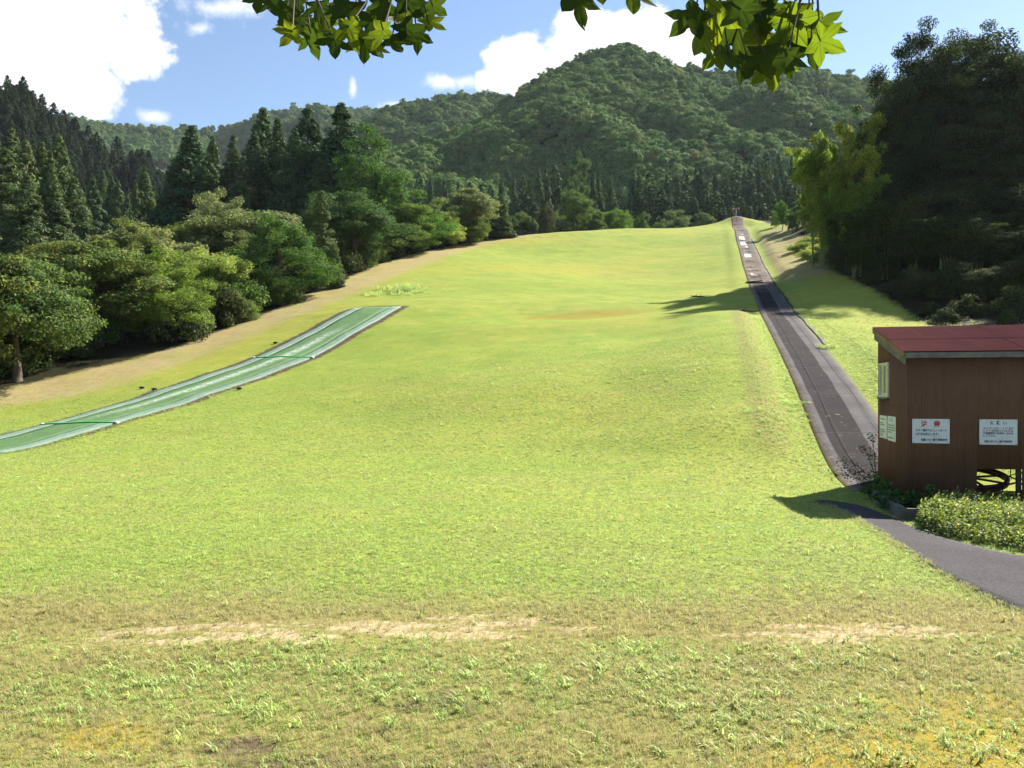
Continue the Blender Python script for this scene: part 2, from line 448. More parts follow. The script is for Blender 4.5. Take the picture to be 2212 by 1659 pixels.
# litter along the left edge, seams, and joints
edge = t.step(t.math('SUBTRACT', .16, ua), 0, .16)
c = t.mix(t.math('MULTIPLY', t.step(t.math('ADD', n2, t.math('MULTIPLY', edge, .22)), .62, .70), .8), c, (.24, .17, .105))
jt = t.math('ABSOLUTE', t.math('SUBTRACT', t.math('FRACT', t.math('DIVIDE', va, 4.3)), .5))
c = t.mix(t.math('MULTIPLY', t.step(jt, .012, .004), .75), c, (.055, .05, .04))
sm = t.math('ABSOLUTE', t.math('SUBTRACT', uw, .795))
redge = t.step(t.math('ADD', ua, t.math('MULTIPLY', t.math('SUBTRACT', n2, .5), .22)), .93, .99)
c = t.mix(t.math('MULTIPLY', redge, .8), c, (.16, .15, .06))
ledge = t.step(t.math('ADD', ua, t.math('MULTIPLY', t.math('SUBTRACT', n2, .5), .25)), .06, .0)
c = t.mix(t.math('MULTIPLY', ledge, .8), c, (.20, .16, .075))
c = t.mix(t.math('MULTIPLY', t.step(sm, .012, .004), .6), c, (.06, .055, .05))
t.principled(c, .95, .04, t.bump(n3, .4, .01))
M['track'] = m
ty = np.arange(15.8, 151, .5)
tag(ribbon('concrete_path', [(track_x(y) - 1.0, y) for y in ty], [(track_x(y) + 1.0, y) for y in ty], M['track'], .014, across=9), kind='structure')
# dark gutter beside the upper track
M['gutter'] = simple_mat('gutter', (.035, .03, .022), .9)
gy = np.arange(36, 112, .5)
tag(ribbon('drain_channel', [(track_x(y) + 1.03 + .03*math.sin(y), y) for y in gy], [(track_x(y) + 1.17 + .04*math.sin(y*1.7), y) for y in gy], M['gutter'], .035, across=2), kind='structure')

# ------------------------------------------------------------------ summer ski mat
ax = np.array(MAT_AX); s_ = np.concatenate([[0], np.cumsum(np.hypot(*np.diff(ax, axis=0).T))])
def mat_at(s):
    c = np.array([np.interp(s, s_, ax[:, 0]), np.interp(s, s_, ax[:, 1])])
    d = np.array([np.interp(s+.5, s_, ax[:, 0]) - np.interp(s-.5, s_, ax[:, 0]), np.interp(s+.5, s_, ax[:, 1]) - np.interp(s-.5, s_, ax[:, 1])])
    d /= np.hypot(*d); return c, np.array([d[1], -d[0]])
SS = np.linspace(3.2, s_[-1] - .01, 90)
def off(o): return [tuple(mat_at(s)[0] + mat_at(s)[1] * o) for s in SS]
m, t = new_mat('mat_green'); p = t.pos()
uvn = t.n('ShaderNodeTexCoord').outputs['UV']; sp = t.n('ShaderNodeSeparateXYZ'); t.l(uvn, sp.inputs[0])
c = t.mix(t.step(t.noise(2, 4, .6, p), .3, .7), (.080, .160, .050), (.105, .195, .068))
cx_ = t.math('ABSOLUTE', t.math('SUBTRACT', sp.outputs[0], t.math('MULTIPLY_ADD', sp.outputs[1], .012, .30)))
wear = t.math('MULTIPLY', t.step(cx_, .24, .02), t.math('MULTIPLY', t.step(sp.outputs[1], 4, 10), t.step(sp.outputs[1], 26, 20)))
stv = t.n('ShaderNodeCombineXYZ'); t.l(t.math('MULTIPLY', sp.outputs[0], 5), stv.inputs[0]); t.l(t.math('MULTIPLY', sp.outputs[1], 2.4), stv.inputs[1])
c = t.mix(t.math('MULTIPLY', wear, t.step(t.noise(1.6, 5, .75, stv.outputs[0]), .38, .56)), c, (.40, .46, .36))
t.principled(c, .85, .2, t.bump(t.noise(50, 3, .7, p), .6, .02)); M['mat_green'] = m
m, t = new_mat('mat_pale'); p = t.pos()
c = t.mix(t.step(t.noise(3, 4, .7, t.scale(p, (1, .5, 1))), .3, .7), (.145, .220, .150), (.205, .28, .198))
t.principled(c, .85, .2, t.bump(t.noise(50, 3, .7, p), .6, .02)); M['mat_pale'] = m
M['strap'] = simple_mat('mat_strap', (.03, .26, .06), .6, .3, .15, 3)
M['white'] = simple_mat('white_plastic', (.75, .74, .70), .6, .3, .08, 4)
smat = tag(empty('ski_mat', (*mat_at(14)[0], Hs(*mat_at(14)[0]))), 'long green artificial ski mat with pale side strips running up the slope', 'ski mat')
def adopt(o, par):
    o.parent = par; o.matrix_parent_inverse = Matrix.Translation(-Vector(par.location)); return o
h = MAT_W/2
adopt(ribbon('centre_strip', off(-h*.60), off(h*.60), M['mat_green'], .045, across=7), smat)
for a_, b_ in ((-h, -h*.605), (h*.605, h)):
    adopt(ribbon('edge_strip', off(a_), off(b_), M['mat_pale'], .05, across=4), smat)
for sb in (s_[2] - 0, s_[4] + .1):
    c0, n0 = mat_at(sb); d0 = np.array([-n0[1], n0[0]])
    def lin(o, e): return tuple(c0 + n0*o*1 + d0*(e - o*.30*0))
    adopt(ribbon('strap', [lin(-h-.05, -.08), lin(h+.05, -.08)], [lin(-h-.05, .08), lin(h+.05, .08)], M['strap'], .075, n=9, across=2), smat)
    for o_ in (-h-.10, h+.0):
        adopt(ribbon('strap_end', [lin(o_, -.06), lin(o_+.12, -.06)], [lin(o_, .06), lin(o_+.12, .06)], M['white'], .085, n=3, across=2), smat)

# ------------------------------------------------------------------ leaves, trunks and tree kinds
def rand_unit(r, n):
    v = r.normal(size=(n, 3)); return v / np.linalg.norm(v, axis=1)[:, None]
def leaf_quads(C, N, L, Wd, r, T=None, fold=.18):
    n = len(C)
    N = N / (np.linalg.norm(N, axis=1)[:, None] + 1e-9)
    if T is None: T = rand_unit(r, n)
    T = T - N * (T*N).sum(1)[:, None]; T /= np.linalg.norm(T, axis=1)[:, None] + 1e-9
    B = np.cross(N, T)
    L = np.broadcast_to(L, n)[:, None]; Wd = np.broadcast_to(Wd, n)[:, None]
    V = np.stack([C - T*L*.5, C + B*Wd*.5 + N*Wd*fold - T*L*.08, C + T*L*.5, C - B*Wd*.5 + N*Wd*fold - T*L*.08], 1).reshape(-1, 3)
    return V, np.arange(4*n).reshape(n, 4)

def lump(d, r):
    k = r.normal(size=(5, 3)) * 2.2; ph = r.uniform(0, 6.28, 5)
    return 1 + .27 * sum(np.sin(d @ k[i] + ph[i]) for i in range(5)) / 1.6

def make_broad(seed, Hh=8.0, R=4.0, base=.22, ncl=95, nleaf=20000, leaf=.17, flat=.55, rc=(.14, .27), inner=.45, top=1.0):
    """returns (crown mesh, trunk mesh) of unit kind: height Hh, crown radius R"""
    r = np.random.default_rng(seed)
    zc = Hh * (base + (1-base)*.45); Rz = Hh*(1-base)*.5
    d = rand_unit(r, ncl); d[:, 2] = np.where(d[:, 2] < -.75, -d[:, 2], d[:, 2])
    rr = inner + (1-inner) * r.uniform(0, 1, ncl)**.55
    lp = lump(d, r)
    cen = d * (rr*lp)[:, None] * [R*.86, R*.86, Rz*.92] + [0, 0, zc]
    crad = r.uniform(*rc, ncl) * R
    per = (crad**2 / (crad**2).sum() * nleaf).astype(int) + 5
    idx = np.repeat(np.arange(ncl), per); n = len(idx)
    q = rand_unit(r, n); qr = r.uniform(0, 1, n)**.38
    fl = r.uniform(flat*.7, flat*1.3, ncl)
    C = cen[idx] + q * (qr*crad[idx])[:, None] * np.stack([np.ones(n), np.ones(n), fl[idx]], 1)
    tilt = d[idx][:, :2] * .25 * q[:, :1]
    N = q*.6 + d[idx]*.3 + [0, 0, .4] + r.normal(size=(n, 3))*.55
    V, Q = leaf_quads(C, N, leaf*r.uniform(.7, 1.35, n), leaf*.62*r.uniform(.7, 1.3, n), r)
    crown = mesh_np('crown', V, Q)
    b = MB()
    rt = Hh*.018 + .05
    bend = r.normal(size=2)*.05*Hh
    tp = [np.array([0, 0, -.3]), np.array([0, 0, Hh*base*.6]), np.array([bend[0]*.5, bend[1]*.5, Hh*(base+.15)]), np.array([bend[0], bend[1], zc + Rz*.55])]
    b.tube(tp, [rt*1.35, rt, rt*.75, rt*.2], 8)
    order = np.argsort(-crad)[:22]
    for i in order:
        f = r.uniform(.25, .8); k0 = tp[1]*(1-f) + tp[3]*f
        mid = (k0 + cen[i])/2 + [0, 0, .06*Hh*r.uniform(-.3, 1)]
        b.tube([k0, mid, cen[i]], [rt*.42, rt*.25, rt*.08], 5)
    return crown, b.mesh('trunk', True)

def make_cedar(seed, Hh=14.0, R=3.0, base=.10, ncl=260, nleaf=15000, pw=.8, droop=.35, leaf=.30):
    r = np.random.default_rng(seed)
    t_ = 1 - r.uniform(0, 1, ncl*3)**.62            # more clumps low down
    t_ = t_[:ncl]; t_[-26:] = np.linspace(.72, .985, 26)
    ang = np.arange(ncl)*2.39996 + r.uniform(-.5, .5, ncl)
    prof = R * ((1-t_)**pw) * (.55 + .5*r.uniform(0, 1, ncl)**.6) + .02
    prof *= 1 + .13*np.sin(ang*2 + seed) + .10*np.sin(ang*3 + t_*9 + seed*2)
    zz = Hh*(base + (1-base)*t_) 
    cen = np.stack([np.cos(ang)*prof*.85, np.sin(ang)*prof*.85, zz - droop*prof*.5], 1)
    crad = (.05 + .25*(1-t_)) * R * r.uniform(.65, 1.2, ncl) + .05
    per = (crad**2/(crad**2).sum()*nleaf).astype(int) + 6
    idx = np.repeat(np.arange(ncl), per); n = len(idx)
    q = rand_unit(r, n); qr = r.uniform(0, 1, n)**.35
    C = cen[idx] + q*(qr*crad[idx])[:, None]*[1, 1, .85]
    out = np.stack([np.cos(ang), np.sin(ang), np.zeros(ncl)], 1)[idx]
    N = q*.95 + out*.3 + [0, 0, .3] + r.normal(size=(n, 3))*.32
    T = out*.6 + q*.6 + [0, 0, .25] + r.normal(size=(n, 3))*.3
    V, Q = leaf_quads(C, N, leaf*r.uniform(.7, 1.3, n), leaf*.36*r.uniform(.7, 1.3, n), r, T)
    # top leader
    crown = mesh_np('crown', V, Q)
    b = MB(); b.tube([(0,0,-.3), (0,0,Hh*.4), (.03,0,Hh*.90)], [Hh*.014+.06, Hh*.010, .02], 7)
    for i in range(0, ncl, 9):
        b.tube([(0, 0, zz[i]), tuple(cen[i])], [.05, .015], 4, cap=False)
    return crown, b.mesh('trunk', True)

def make_bamboo(seed, Hh=10.0, spread=3.0, ncul=8, per=1700):
    r = np.random.default_rng(seed)
    b = MB(); Vs, Qs, off_ = [], [], 0
    for k in range(ncul):
        a = r.uniform(0, 6.28); lean = r.uniform(.25, 1.0)*spread; hh = Hh*r.uniform(.7, 1.0)
        s = np.linspace(0, 1, 12)
        dirv = np.array([math.cos(a), math.sin(a)])
        x0 = r.normal(size=2)*.35
        hor = lean*(s**2.6)
        z = hh*(s - .16*s**4 - .05*lean/spread*s**6)
        pts = np.stack([x0[0]+dirv[0]*hor, x0[1]+dirv[1]*hor, z], 1)
        b.tube(pts, list(.045*(1-s*.85)), 5)
        n = per
        f = .30 + .70*r.uniform(0, 1, n)**.8
        base = np.stack([np.interp(f, s, pts[:, i]) for i in range(3)], 1)
        # plumes: several side branches per culm
        nb = 16
        bf = np.linspace(.32, 1.0, nb); ba = r.uniform(0, 6.28, nb)
        bi = np.argmin(np.abs(f[:, None] - bf[None]), 1)
        rl = (1.15 - .55*f) * r.uniform(.05, 1, n)**.6 * .95
        bd = np.stack([np.cos(ba), np.sin(ba)], 1)[bi]
        C = base + np.concatenate([bd*rl[:, None], (-.32*rl**2 + .18*rl)[:, None]], 1) + r.normal(size=(n, 3))*.13
        T = np.concatenate([bd*.7, -np.full((n, 1), .8)], 1) + r.normal(size=(n, 3))*.35
        N = np.array([0, 0, .7]) + np.concatenate([bd*.5, np.zeros((n, 1))], 1) + r.normal(size=(n, 3))*.5
        V, Q = leaf_quads(C, N, .26*r.uniform(.7, 1.3, n), .075*r.uniform(.8, 1.3, n), r, T, .05)
        Vs.append(V); Qs.append(Q + off_); off_ += len(V)
    return mesh_np('foliage', np.concatenate(Vs), np.concatenate(Qs)), b.mesh('culm', True)

def make_bush(seed, R=1.2, Hh=1.4, nleaf=3500, leaf=.10, ncl=26):
    r = np.random.default_rng(seed)
    d = rand_unit(r, ncl); d[:, 2] = np.abs(d[:, 2])
    cen = d*(r.uniform(.3, 1, ncl)**.6)[:, None]*[R*.8, R*.8, Hh*.75] + [0, 0, Hh*.08]
    crad = r.uniform(.22, .42, ncl)*R
    idx = r.integers(0, ncl, nleaf)
    q = rand_unit(r, nleaf)
    C = cen[idx] + q*(r.uniform(0, 1, nleaf)**.4*crad[idx])[:, None]*[1, 1, .7]
    C[:, 2] = np.maximum(C[:, 2], .02)
    N = q*.6 + [0, 0, .5] + r.normal(size=(nleaf, 3))*.45
    V, Q = leaf_quads(C, N, leaf*r.uniform(.7, 1.4, nleaf), leaf*.6*r.uniform(.7, 1.3, nleaf), r)
    fol = mesh_np('foliage', V, Q)
    b = MB()
    for i in range(7): b.tube([(0, 0, -.1), tuple(cen[i]*.5), tuple(cen[i])], [.03, .02, .008], 4)
    return fol, b.mesh('stem', True)

M['bark'] = simple_mat('bark', (.085, .065, .05), .9, .2, .35, 4, .6)
M['bark_dark'] = simple_mat('bark_dark', (.05, .038, .030), .9, .2, .3, 4, .6)
M['culm'] = simple_mat('bamboo_culm', (.16, .20, .06), .5, .4, .2, 2)
LM = {
 'olive': leaf_mat('leaf_olive', (.050, .088, .028), (.096, .138, .048), (.145, .155, .06)),
 'pale':  leaf_mat('leaf_pale', (.082, .118, .058), (.135, .170, .090), (.185, .19, .115)),
 'green': leaf_mat('leaf_green', (.042, .086, .024), (.078, .132, .040), (.125, .165, .052)),
 'bright': leaf_mat('leaf_bright', (.056, .115, .022), (.092, .165, .036), (.16, .20, .05), .45),
 'lime':  leaf_mat('leaf_lime', (.13, .20, .045), (.22, .28, .085), (.30, .33, .13), .45),
 'blue':  leaf_mat('leaf_bluegreen', (.035, .070, .030), (.065, .105, .050), None),
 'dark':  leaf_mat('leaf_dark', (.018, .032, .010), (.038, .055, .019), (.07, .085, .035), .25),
 'cedar': leaf_mat('leaf_cedar', (.022, .050, .020), (.046, .085, .034), (.065, .090, .035), .22),
 'cedarl': leaf_mat('leaf_cedar_light', (.040, .072, .026), (.075, .112, .042), (.09, .10, .04), .3),
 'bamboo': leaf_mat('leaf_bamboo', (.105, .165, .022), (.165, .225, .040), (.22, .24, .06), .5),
 'bamboo_shade': leaf_mat('leaf_bamboo_shade', (.024, .048, .010), (.045, .074, .016), None, .3),  # bamboo leaf with the shade of the wood put into its colour
}
KIND = {}
def reg(kind, meshes, h, w): KIND.setdefault(kind, []).append((*meshes, h, w))
for s in range(3):
    reg('cherry', make_broad(20+s, 8, 4.2, .13, 150, 36000, .17, .58, (.12, .25), .4), 8, 8.4)
for s in range(3):
    reg('broad', make_broad(40+s, 9, 3.8, .03, 150, 36000, .155, .85, (.11, .24), .45), 9, 7.6)
for s in range(2):
    reg('spread', make_broad(60+s, 8, 4.6, .14, 110, 30000, .17, .38, (.13, .26), .35), 8, 9.2)
for s in range(4):
    reg('cedar', make_cedar(80+s, 14, 3.1 + .3*(s % 2), .05, 300 + 20*s, 40000, .78 + .08*(s % 3), .35, .34), 14, 5.6 + .6*(s % 2))
for s in range(3):
    reg('slim', make_cedar(90+s, 12, 1.8, .03, 200, 20000, .6, .2, .28), 12, 3.3)
for s in range(3):
    reg('bamboo', make_bamboo(100+s), 8.6, 6.5)
for s in range(3):
    reg('bush', make_bush(120+s), 1.5, 2.6)
for s in range(2):
    reg('oak', make_broad(140+s, 18, 8.0, .12, 200, 60000, .22, .55, (.09, .19), .45), 18, 16)

for s in range(3):
    reg('thicket', make_broad(150+s, 10, 5.0, .0, 130, 24000, .20, .7, (.13, .24), .45), 10, 10)
PROTO_COUNT = {}
def plant(kind, x, y, ztop, width, leafm, label, cat='tree', group=None, name=None, var=None, zb=None, rz=None, barkm=None):
    lst = KIND[kind]
    k = PROTO_COUNT.get(kind, 0); PROTO_COUNT[kind] = k+1
    crown, trunk, ph, pw = lst[(var if var is not None else k) % len(lst)]
    zb = Hs(x, y) if zb is None else zb
    hh = max(.3, ztop - zb)
    o = empty(name or {'cedar': 'cedar_tree', 'slim': 'cedar_tree', 'bamboo': 'bamboo', 'bush': 'bush'}.get(kind, 'broadleaf_tree'), (x, y, zb), RNG.uniform(0, 6.28) if rz is None else rz)
    sx = width/pw
    o.scale = (sx, sx, hh/ph)
    tag(o, label, cat, group)
    def inst(me, nm, mat):
        key = (me.name, mat.name)
        if key not in MC:
            c = me if me.users == 0 and not me.materials else me.copy()
            c.materials.clear(); c.materials.append(mat); MC[key] = c
        q = bpy.data.objects.new(nm, MC[key]); COL.objects.link(q); q.parent = o
    inst(crown, 'foliage' if kind in ('bush', 'bamboo') else 'crown', LM[leafm])
    inst(trunk, {'bush': 'stem', 'bamboo': 'culm'}.get(kind, 'trunk'), barkm or (M['culm'] if kind == 'bamboo' else M['bark']))
    return o
MC = {}
def tree(kind, u, vtop, d, wpx, leafm, label, **kw):
    x, y, z = P(u, vtop, d)
    return plant(kind, x, y, z, wpx/F*d, leafm, label, **kw)

# --- the wood along the left edge of the slope
GL = 'broadleaf trees along the left edge of the slope'
front = [
 ('cherry', 38, 500, 42, 330, 'olive', 'spreading olive green tree with a bare trunk at the left end of the mown strip'),
 ('cherry', -130, 500, 40, 300, 'olive', 'olive tree cut off by the left side of the picture'),
 ('cherry', 215, 512, 50, 330, 'olive', 'wide olive tree with layered branches, second along the mown strip'),
 ('broad', 335, 565, 51, 190, 'bright', 'bright green bushy tree overhanging the mown strip beside the mat'),
 ('broad', 440, 538, 60, 190, 'lime', 'tree smothered in pale lime creeper above the strip'),
 ('broad', 490, 615, 57, 130, 'green', 'low green tree at the strip below the creeper covered tree'),
 ('broad', 600, 490, 66, 200, 'green', 'rounded mid green tree standing beside the slim juniper'),
 ('cherry', 545, 425, 78, 300, 'pale', 'broad greyish olive tree below the tall dark cedars'),
 ('cherry', 470, 402, 82, 130, 'pale', 'pale pointed treetop rising in front of the tall cedars'),
 ('cherry', 330, 474, 66, 250, 'pale', 'pale olive tree between the far left cedars and the creeper tree'),
 ('cherry', 140, 492, 60, 260, 'olive', 'olive treetop in front of the light green cedars'),
 ('broad', 655, 545, 71, 130, 'bright', 'small bright green tree at the foot of the slim juniper'),
 ('spread', 775, 425, 86, 220, 'blue', 'dark bluish green tree with flat tiers beside the slim juniper'),
 ('spread', 800, 312, 100, 175, 'green', 'tall feathery yellow green tree to the right of the biggest cedar'),
 ('broad', 850, 440, 97, 170, 'green', 'dense green tree below the feathery tree'),
 ('cherry', 905, 455, 102, 130, 'bright', 'yellowish green tree low at the upper bend of the strip'),
 ('cherry', 1000, 400, 116, 150, 'pale', 'wide pale crowned tree at the upper end of the strip'),
 ('broad', 955, 465, 108, 90, 'lime', 'small pale green creeper covered tree at the upper end of the strip'),
 ('broad', 1015, 470, 113, 85, 'green', 'dark rounded tree on the last bend of the strip'),
 ('broad', 720, 470, 92, 120, 'blue', 'dark green tree between the juniper and the biggest cedar'),
 ('broad', 245, 640, 52, 130, 'green', 'low dark leafed tree in the gap beside the bright green tree'),
 ('broad', 110, 650, 47, 150, 'green', 'shaded low tree beside the bare trunk'),
 ('broad', 400, 470, 74, 150, 'olive', 'olive treetop behind the pale lime creeper tree'),
 ('broad', 285, 500, 64, 150, 'olive', 'dull olive tree behind the bright green bushy tree'),
 ('cherry', 60, 585, 46, 200, 'olive', 'low hanging olive crown behind the bare trunk'),
 ('broad', 420, 600, 56, 130, 'green', 'green tree under the lime creeper at the strip edge'),
 ('broad', 640, 455, 82, 150, 'olive', 'olive green tree behind the slim juniper on its left'),
 ('broad', 545, 520, 68, 130, 'pale', 'pale bushy tree above the middle of the strip'),
 ('broad', 690, 560, 76, 90, 'green', 'small round green tree at the foot of the junipers'),
 ('broad', 800, 500, 93, 110, 'green', 'low green tree under the tiers of the bluish tree'),
 ('cherry', 900, 425, 110, 150, 'olive', 'olive tree between the feathery tree and the pale wide crown'),
 ('broad', 175, 590, 50, 150, 'green', 'green tree in the shade between the two olive trees'),
 ('broad', 20, 640, 44, 120, 'dark', 'dark low tree at the lower left behind the bare trunk'),
 ('broad', 565, 590, 63, 120, 'green', 'small mid green tree halfway up the strip'),
]
for k, u, v, d, w, lm, lab in front: tree(k, u, v, d, w*1.15, lm, lab, group=GL)
tree('slim', 695, 412, 74, 75, 'cedarl', 'slim pointed juniper standing alone among the round trees', name='juniper_tree')
tree('slim', 722, 530, 71, 45, 'cedarl', 'short juniper at the foot of the slim one', name='juniper_tree')
tree('slim', 1082, 424, 120, 60, 'cedarl', 'small dark conifer at the upper left corner of the lawn', name='cedar_tree', group='cedars behind the lawn')
# bushes under the front trees
r = np.random.default_rng(5)
TL = np.array(TREELINE[2:15]); seg = np.concatenate([[0], np.cumsum(np.hypot(*np.diff(TL, axis=0).T))])
for k in range(72):
    f = (k + r.uniform(-.3, .3))/72*seg[-1]
    x, y = np.interp(f, seg, TL[:, 0]), np.interp(f, seg, TL[:, 1])
    if k < 13: r.uniform(); x -= 2.2
    x -= r.uniform(.9, 3.8); y += r.uniform(0, .8)
    zb = Hs(x, y); hh = r.uniform(1.4, 3.8)
    plant('bush', x, y, zb+hh, hh*r.uniform(1.1, 1.6), ['green', 'dark', 'dark', 'olive'][k % 4], 'dark leafy bush in the shade under the trees beside the mown strip', 'bush', 'undergrowth bushes along the mown strip')

# --- tall cedars behind them
GC = 'tall dark cedars left of centre'
for u, v, d, w, lab in [
 (413, 271, 112, 130, 'broad dark cedar at the left end of the tall cedar row'), (459, 294, 120, 85, 'narrow cedar top just right of the broad one'),
 (504, 292, 116, 90, 'middle sized dark cedar in the gap of the tall row'), (526, 335, 108, 80, 'short cedar in front of the tall row'),
 (567, 230, 115, 110, 'very tall narrow topped cedar left of a twin'), (549, 282, 112, 90, 'dark cedar leaning on the very tall narrow one'), (600, 255, 112, 95, 'twin cedar just right of the very tall narrow one'),
 (636, 275, 106, 90, 'bushy cedar in the middle of the tall row'), (664, 232, 110, 120, 'tall cedar with a notched top, second from the right of its row'),
 (739, 222, 108, 150, 'biggest dark pyramid cedar at the right end of the tall row'), (790, 294, 118, 85, 'dark cedar half hidden behind the feathery tree'),
 (690, 340, 104, 90, 'low dark cedar between the two tallest'), (375, 340, 118, 80, 'dark cedar at the left foot of the tall row')]:
    tree('cedar', u, v, d, w*1.55, 'cedar', lab, group=GC)
GC2 = 'light green cedars at the far left'
for u, v, d, w, lab in [
 (-20, 275, 95, 120, 'cedar cut by the left side of the picture'), (25, 277, 100, 105, 'tallest light green cedar near the left side of the picture'), (57, 304, 96, 90, 'second light green cedar in the far left stand'),
 (12, 318, 88, 100, 'light green cedar low at the left side of the picture'), (91, 307, 98, 85, 'light cedar in the middle of the far left stand'), (108, 325, 94, 75, 'cedar filling the gap in the far left stand'),
 (128, 292, 100, 90, 'pointed light cedar at the right end of the far left stand'), (160, 380, 96, 80, 'short cedar at the right foot of the far left stand'), (60, 380, 84, 100, 'low front cedar of the far left stand'), (120, 400, 86, 90, 'low cedar in front of the pointed light one'), (-50, 340, 86, 110, 'cedar mostly outside the left side of the picture')]:
    tree('cedar', u, v, d, w*1.6, 'cedarl', lab, group=GC2)
GC3 = 'cedars in the valley on the left'
for u, v, d, w, lab in [
 (200, 384, 125, 85, 'rounded cedar in the valley between the two cedar stands'), (222, 369, 140, 75, 'dark cedar top behind the rounded valley cedar'), (241, 378, 138, 70, 'small dark cedar top in the valley'),
 (255, 391, 128, 75, 'valley cedar left of the pale spire'), (312, 357, 122, 85, 'light green spire shaped cedar alone in the valley'), (294, 398, 120, 60, 'shoulder cedar growing against the pale spire'), (345, 420, 122, 70, 'low cedar right of the pale spire'), (275, 420, 118, 60, 'low cedar left of the pale spire'), (180, 430, 112, 80, 'low cedar at the valley mouth')]:
    tree('cedar', u, v, d, w*1.2, 'cedarl' if u > 280 else 'cedar', lab, group=GC3)

# --- trees behind the crest of the lawn, at the foot of the wooded hill
GH = 'cedars at the foot of the wooded hill'
r = np.random.default_rng(11)
hill_cedars = [(1083,385,190,45),(1110,385,190,42),(1144,400,180,48),(1164,368,190,46),(1179,361,195,44),(1198,351,200,52),(1281,373,190,40),(1293,370,192,42),(1320,385,180,48),
 (1368,363,195,48),(1380,373,190,45),(1403,371,188,52),(1429,406,178,52),(1464,383,195,50),(1478,410,185,50),(1503,361,205,46),(1515,361,205,46),(1528,389,190,48),(1546,414,182,48),
 (1567,383,195,48),(1583,373,200,48),(1591,342,215,46),(1608,363,205,44),(1621,363,205,44),(1638,346,215,46),(1657,352,212,48),(1683,330,222,48),(1677,360,208,48),
 (1445,430,178,50),(1500,425,185,52),(1560,432,182,50),(1600,425,186,54),(1640,415,190,54),(1665,405,195,54),(1700,380,205,52),(1720,400,200,55),(1340,420,182,46),(1060,400,192,40),(1040,395,200,42),(1015,392,205,40),(990,390,210,40),(1130,380,200,42),
 (1225,380,200,42),(1256,385,196,40),(1545,372,210,44),(1480,365,212,44),(1440,375,208,44),(1625,330,226,44),(1655,325,230,44),(1710,340,225,48),(960,385,215,42),(930,380,220,42),(905,372,228,42),(1740,360,210,50),(1580,445,180,48),(1620,445,182,48),(1525,440,180,48)]
for u, v, d, w in hill_cedars:
    tree('slim' if (u % 3) else 'cedar', u, v, d, w*1.6, 'cedar', 'dark slim cedar in the dense stand at the foot of the wooded hill', group=GH, zb=Hs((u-CX)/F*d, d)-3, barkm=M['bark_dark'])
GB = 'broadleaf trees behind the crest of the lawn'
for k, u, v, d, w, lm, lab in [
 ('spread', 1249, 345, 195, 80, 'blue', 'broad tiered pine among the slim cedars behind the lawn'),
 ('broad', 1248, 424, 152, 90, 'green', 'rounded green tree on the crest right of the small lollipop tree'),
 ('broad', 1325, 446, 155, 80, 'bright', 'light green rounded tree on the crest of the lawn'),
 ('broad', 1290, 455, 150, 50, 'green', 'small green tree between the two rounded crest trees'),
 ('broad', 1178, 447, 142, 42, 'dark', 'small dark lollipop shaped tree with a thin trunk on the crest'),
 ('cherry', 1130, 455, 140, 70, 'olive', 'low olive tree left of the small lollipop tree'),
 ('cherry', 1210, 465, 148, 50, 'pale', 'pale shrubby tree right of the small lollipop tree'),
 ('broad', 1105, 462, 136, 36, 'blue', 'bluish rounded shrub tree beside the small conifer'),
 ('broad', 1150, 468, 138, 34, 'blue', 'bluish rounded shrub tree left of the lollipop trunk'),
 ('spread', 1455, 458, 172, 110, 'blue', 'flat topped dark green tree on the crest left of the lift mast'),
 ('spread', 1525, 460, 175, 80, 'blue', 'flat topped tree nearest the lift mast'),
 ('broad', 1385, 468, 164, 50, 'green', 'low green tree left of the flat topped trees'),
 ('broad', 1420, 478, 160, 36, 'green', 'small green bush tree on the crest of the lawn'),
 ('broad', 1350, 470, 158, 45, 'bright', 'small light green tree right of the light rounded one'),
 ('broad', 1690, 440, 112, 40, 'bright', 'small rounded light green tree beside the upper bank'),
 ('broad', 1712, 455, 106, 34, 'green', 'small green tree on the rim of the upper bank'),
 ('broad', 1735, 420, 110, 70, 'green', 'green tree where the upper bank meets the bamboo'),
 ('broad', 1770, 430, 105, 80, 'dark', 'dark rounded tree at the edge of the bamboo'),
 ('broad', 1672, 466, 118, 22, 'green', 'tiny round bush at the far end of the upper bank')]:
    tree(k, u, v, d, w, lm, lab, group=GB)

# --- dark wood on the right
GR = 'big dark trees on the right'
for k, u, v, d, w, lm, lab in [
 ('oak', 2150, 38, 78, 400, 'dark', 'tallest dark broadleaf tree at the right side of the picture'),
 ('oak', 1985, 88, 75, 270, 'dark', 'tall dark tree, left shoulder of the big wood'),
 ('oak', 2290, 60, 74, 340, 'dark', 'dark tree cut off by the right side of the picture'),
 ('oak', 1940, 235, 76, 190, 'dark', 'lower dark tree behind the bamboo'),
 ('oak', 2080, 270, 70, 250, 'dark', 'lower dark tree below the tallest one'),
 ('oak', 2455, 145, 56, 360, 'dark', 'unseen dark tree added outside the right side of the picture to shade the shrubs behind the hut'),  # added out of view so its shadow darkens the shrubs by the roof
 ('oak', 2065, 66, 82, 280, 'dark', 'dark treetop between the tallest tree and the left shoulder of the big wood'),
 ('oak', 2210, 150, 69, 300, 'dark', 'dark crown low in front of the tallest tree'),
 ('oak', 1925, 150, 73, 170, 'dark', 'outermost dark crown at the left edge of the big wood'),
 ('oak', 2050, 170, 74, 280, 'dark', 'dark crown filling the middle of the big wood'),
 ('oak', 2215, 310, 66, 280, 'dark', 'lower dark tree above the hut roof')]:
    tree(k, u, v, d, w, lm, lab, group=GR, barkm=M['bark_dark'])
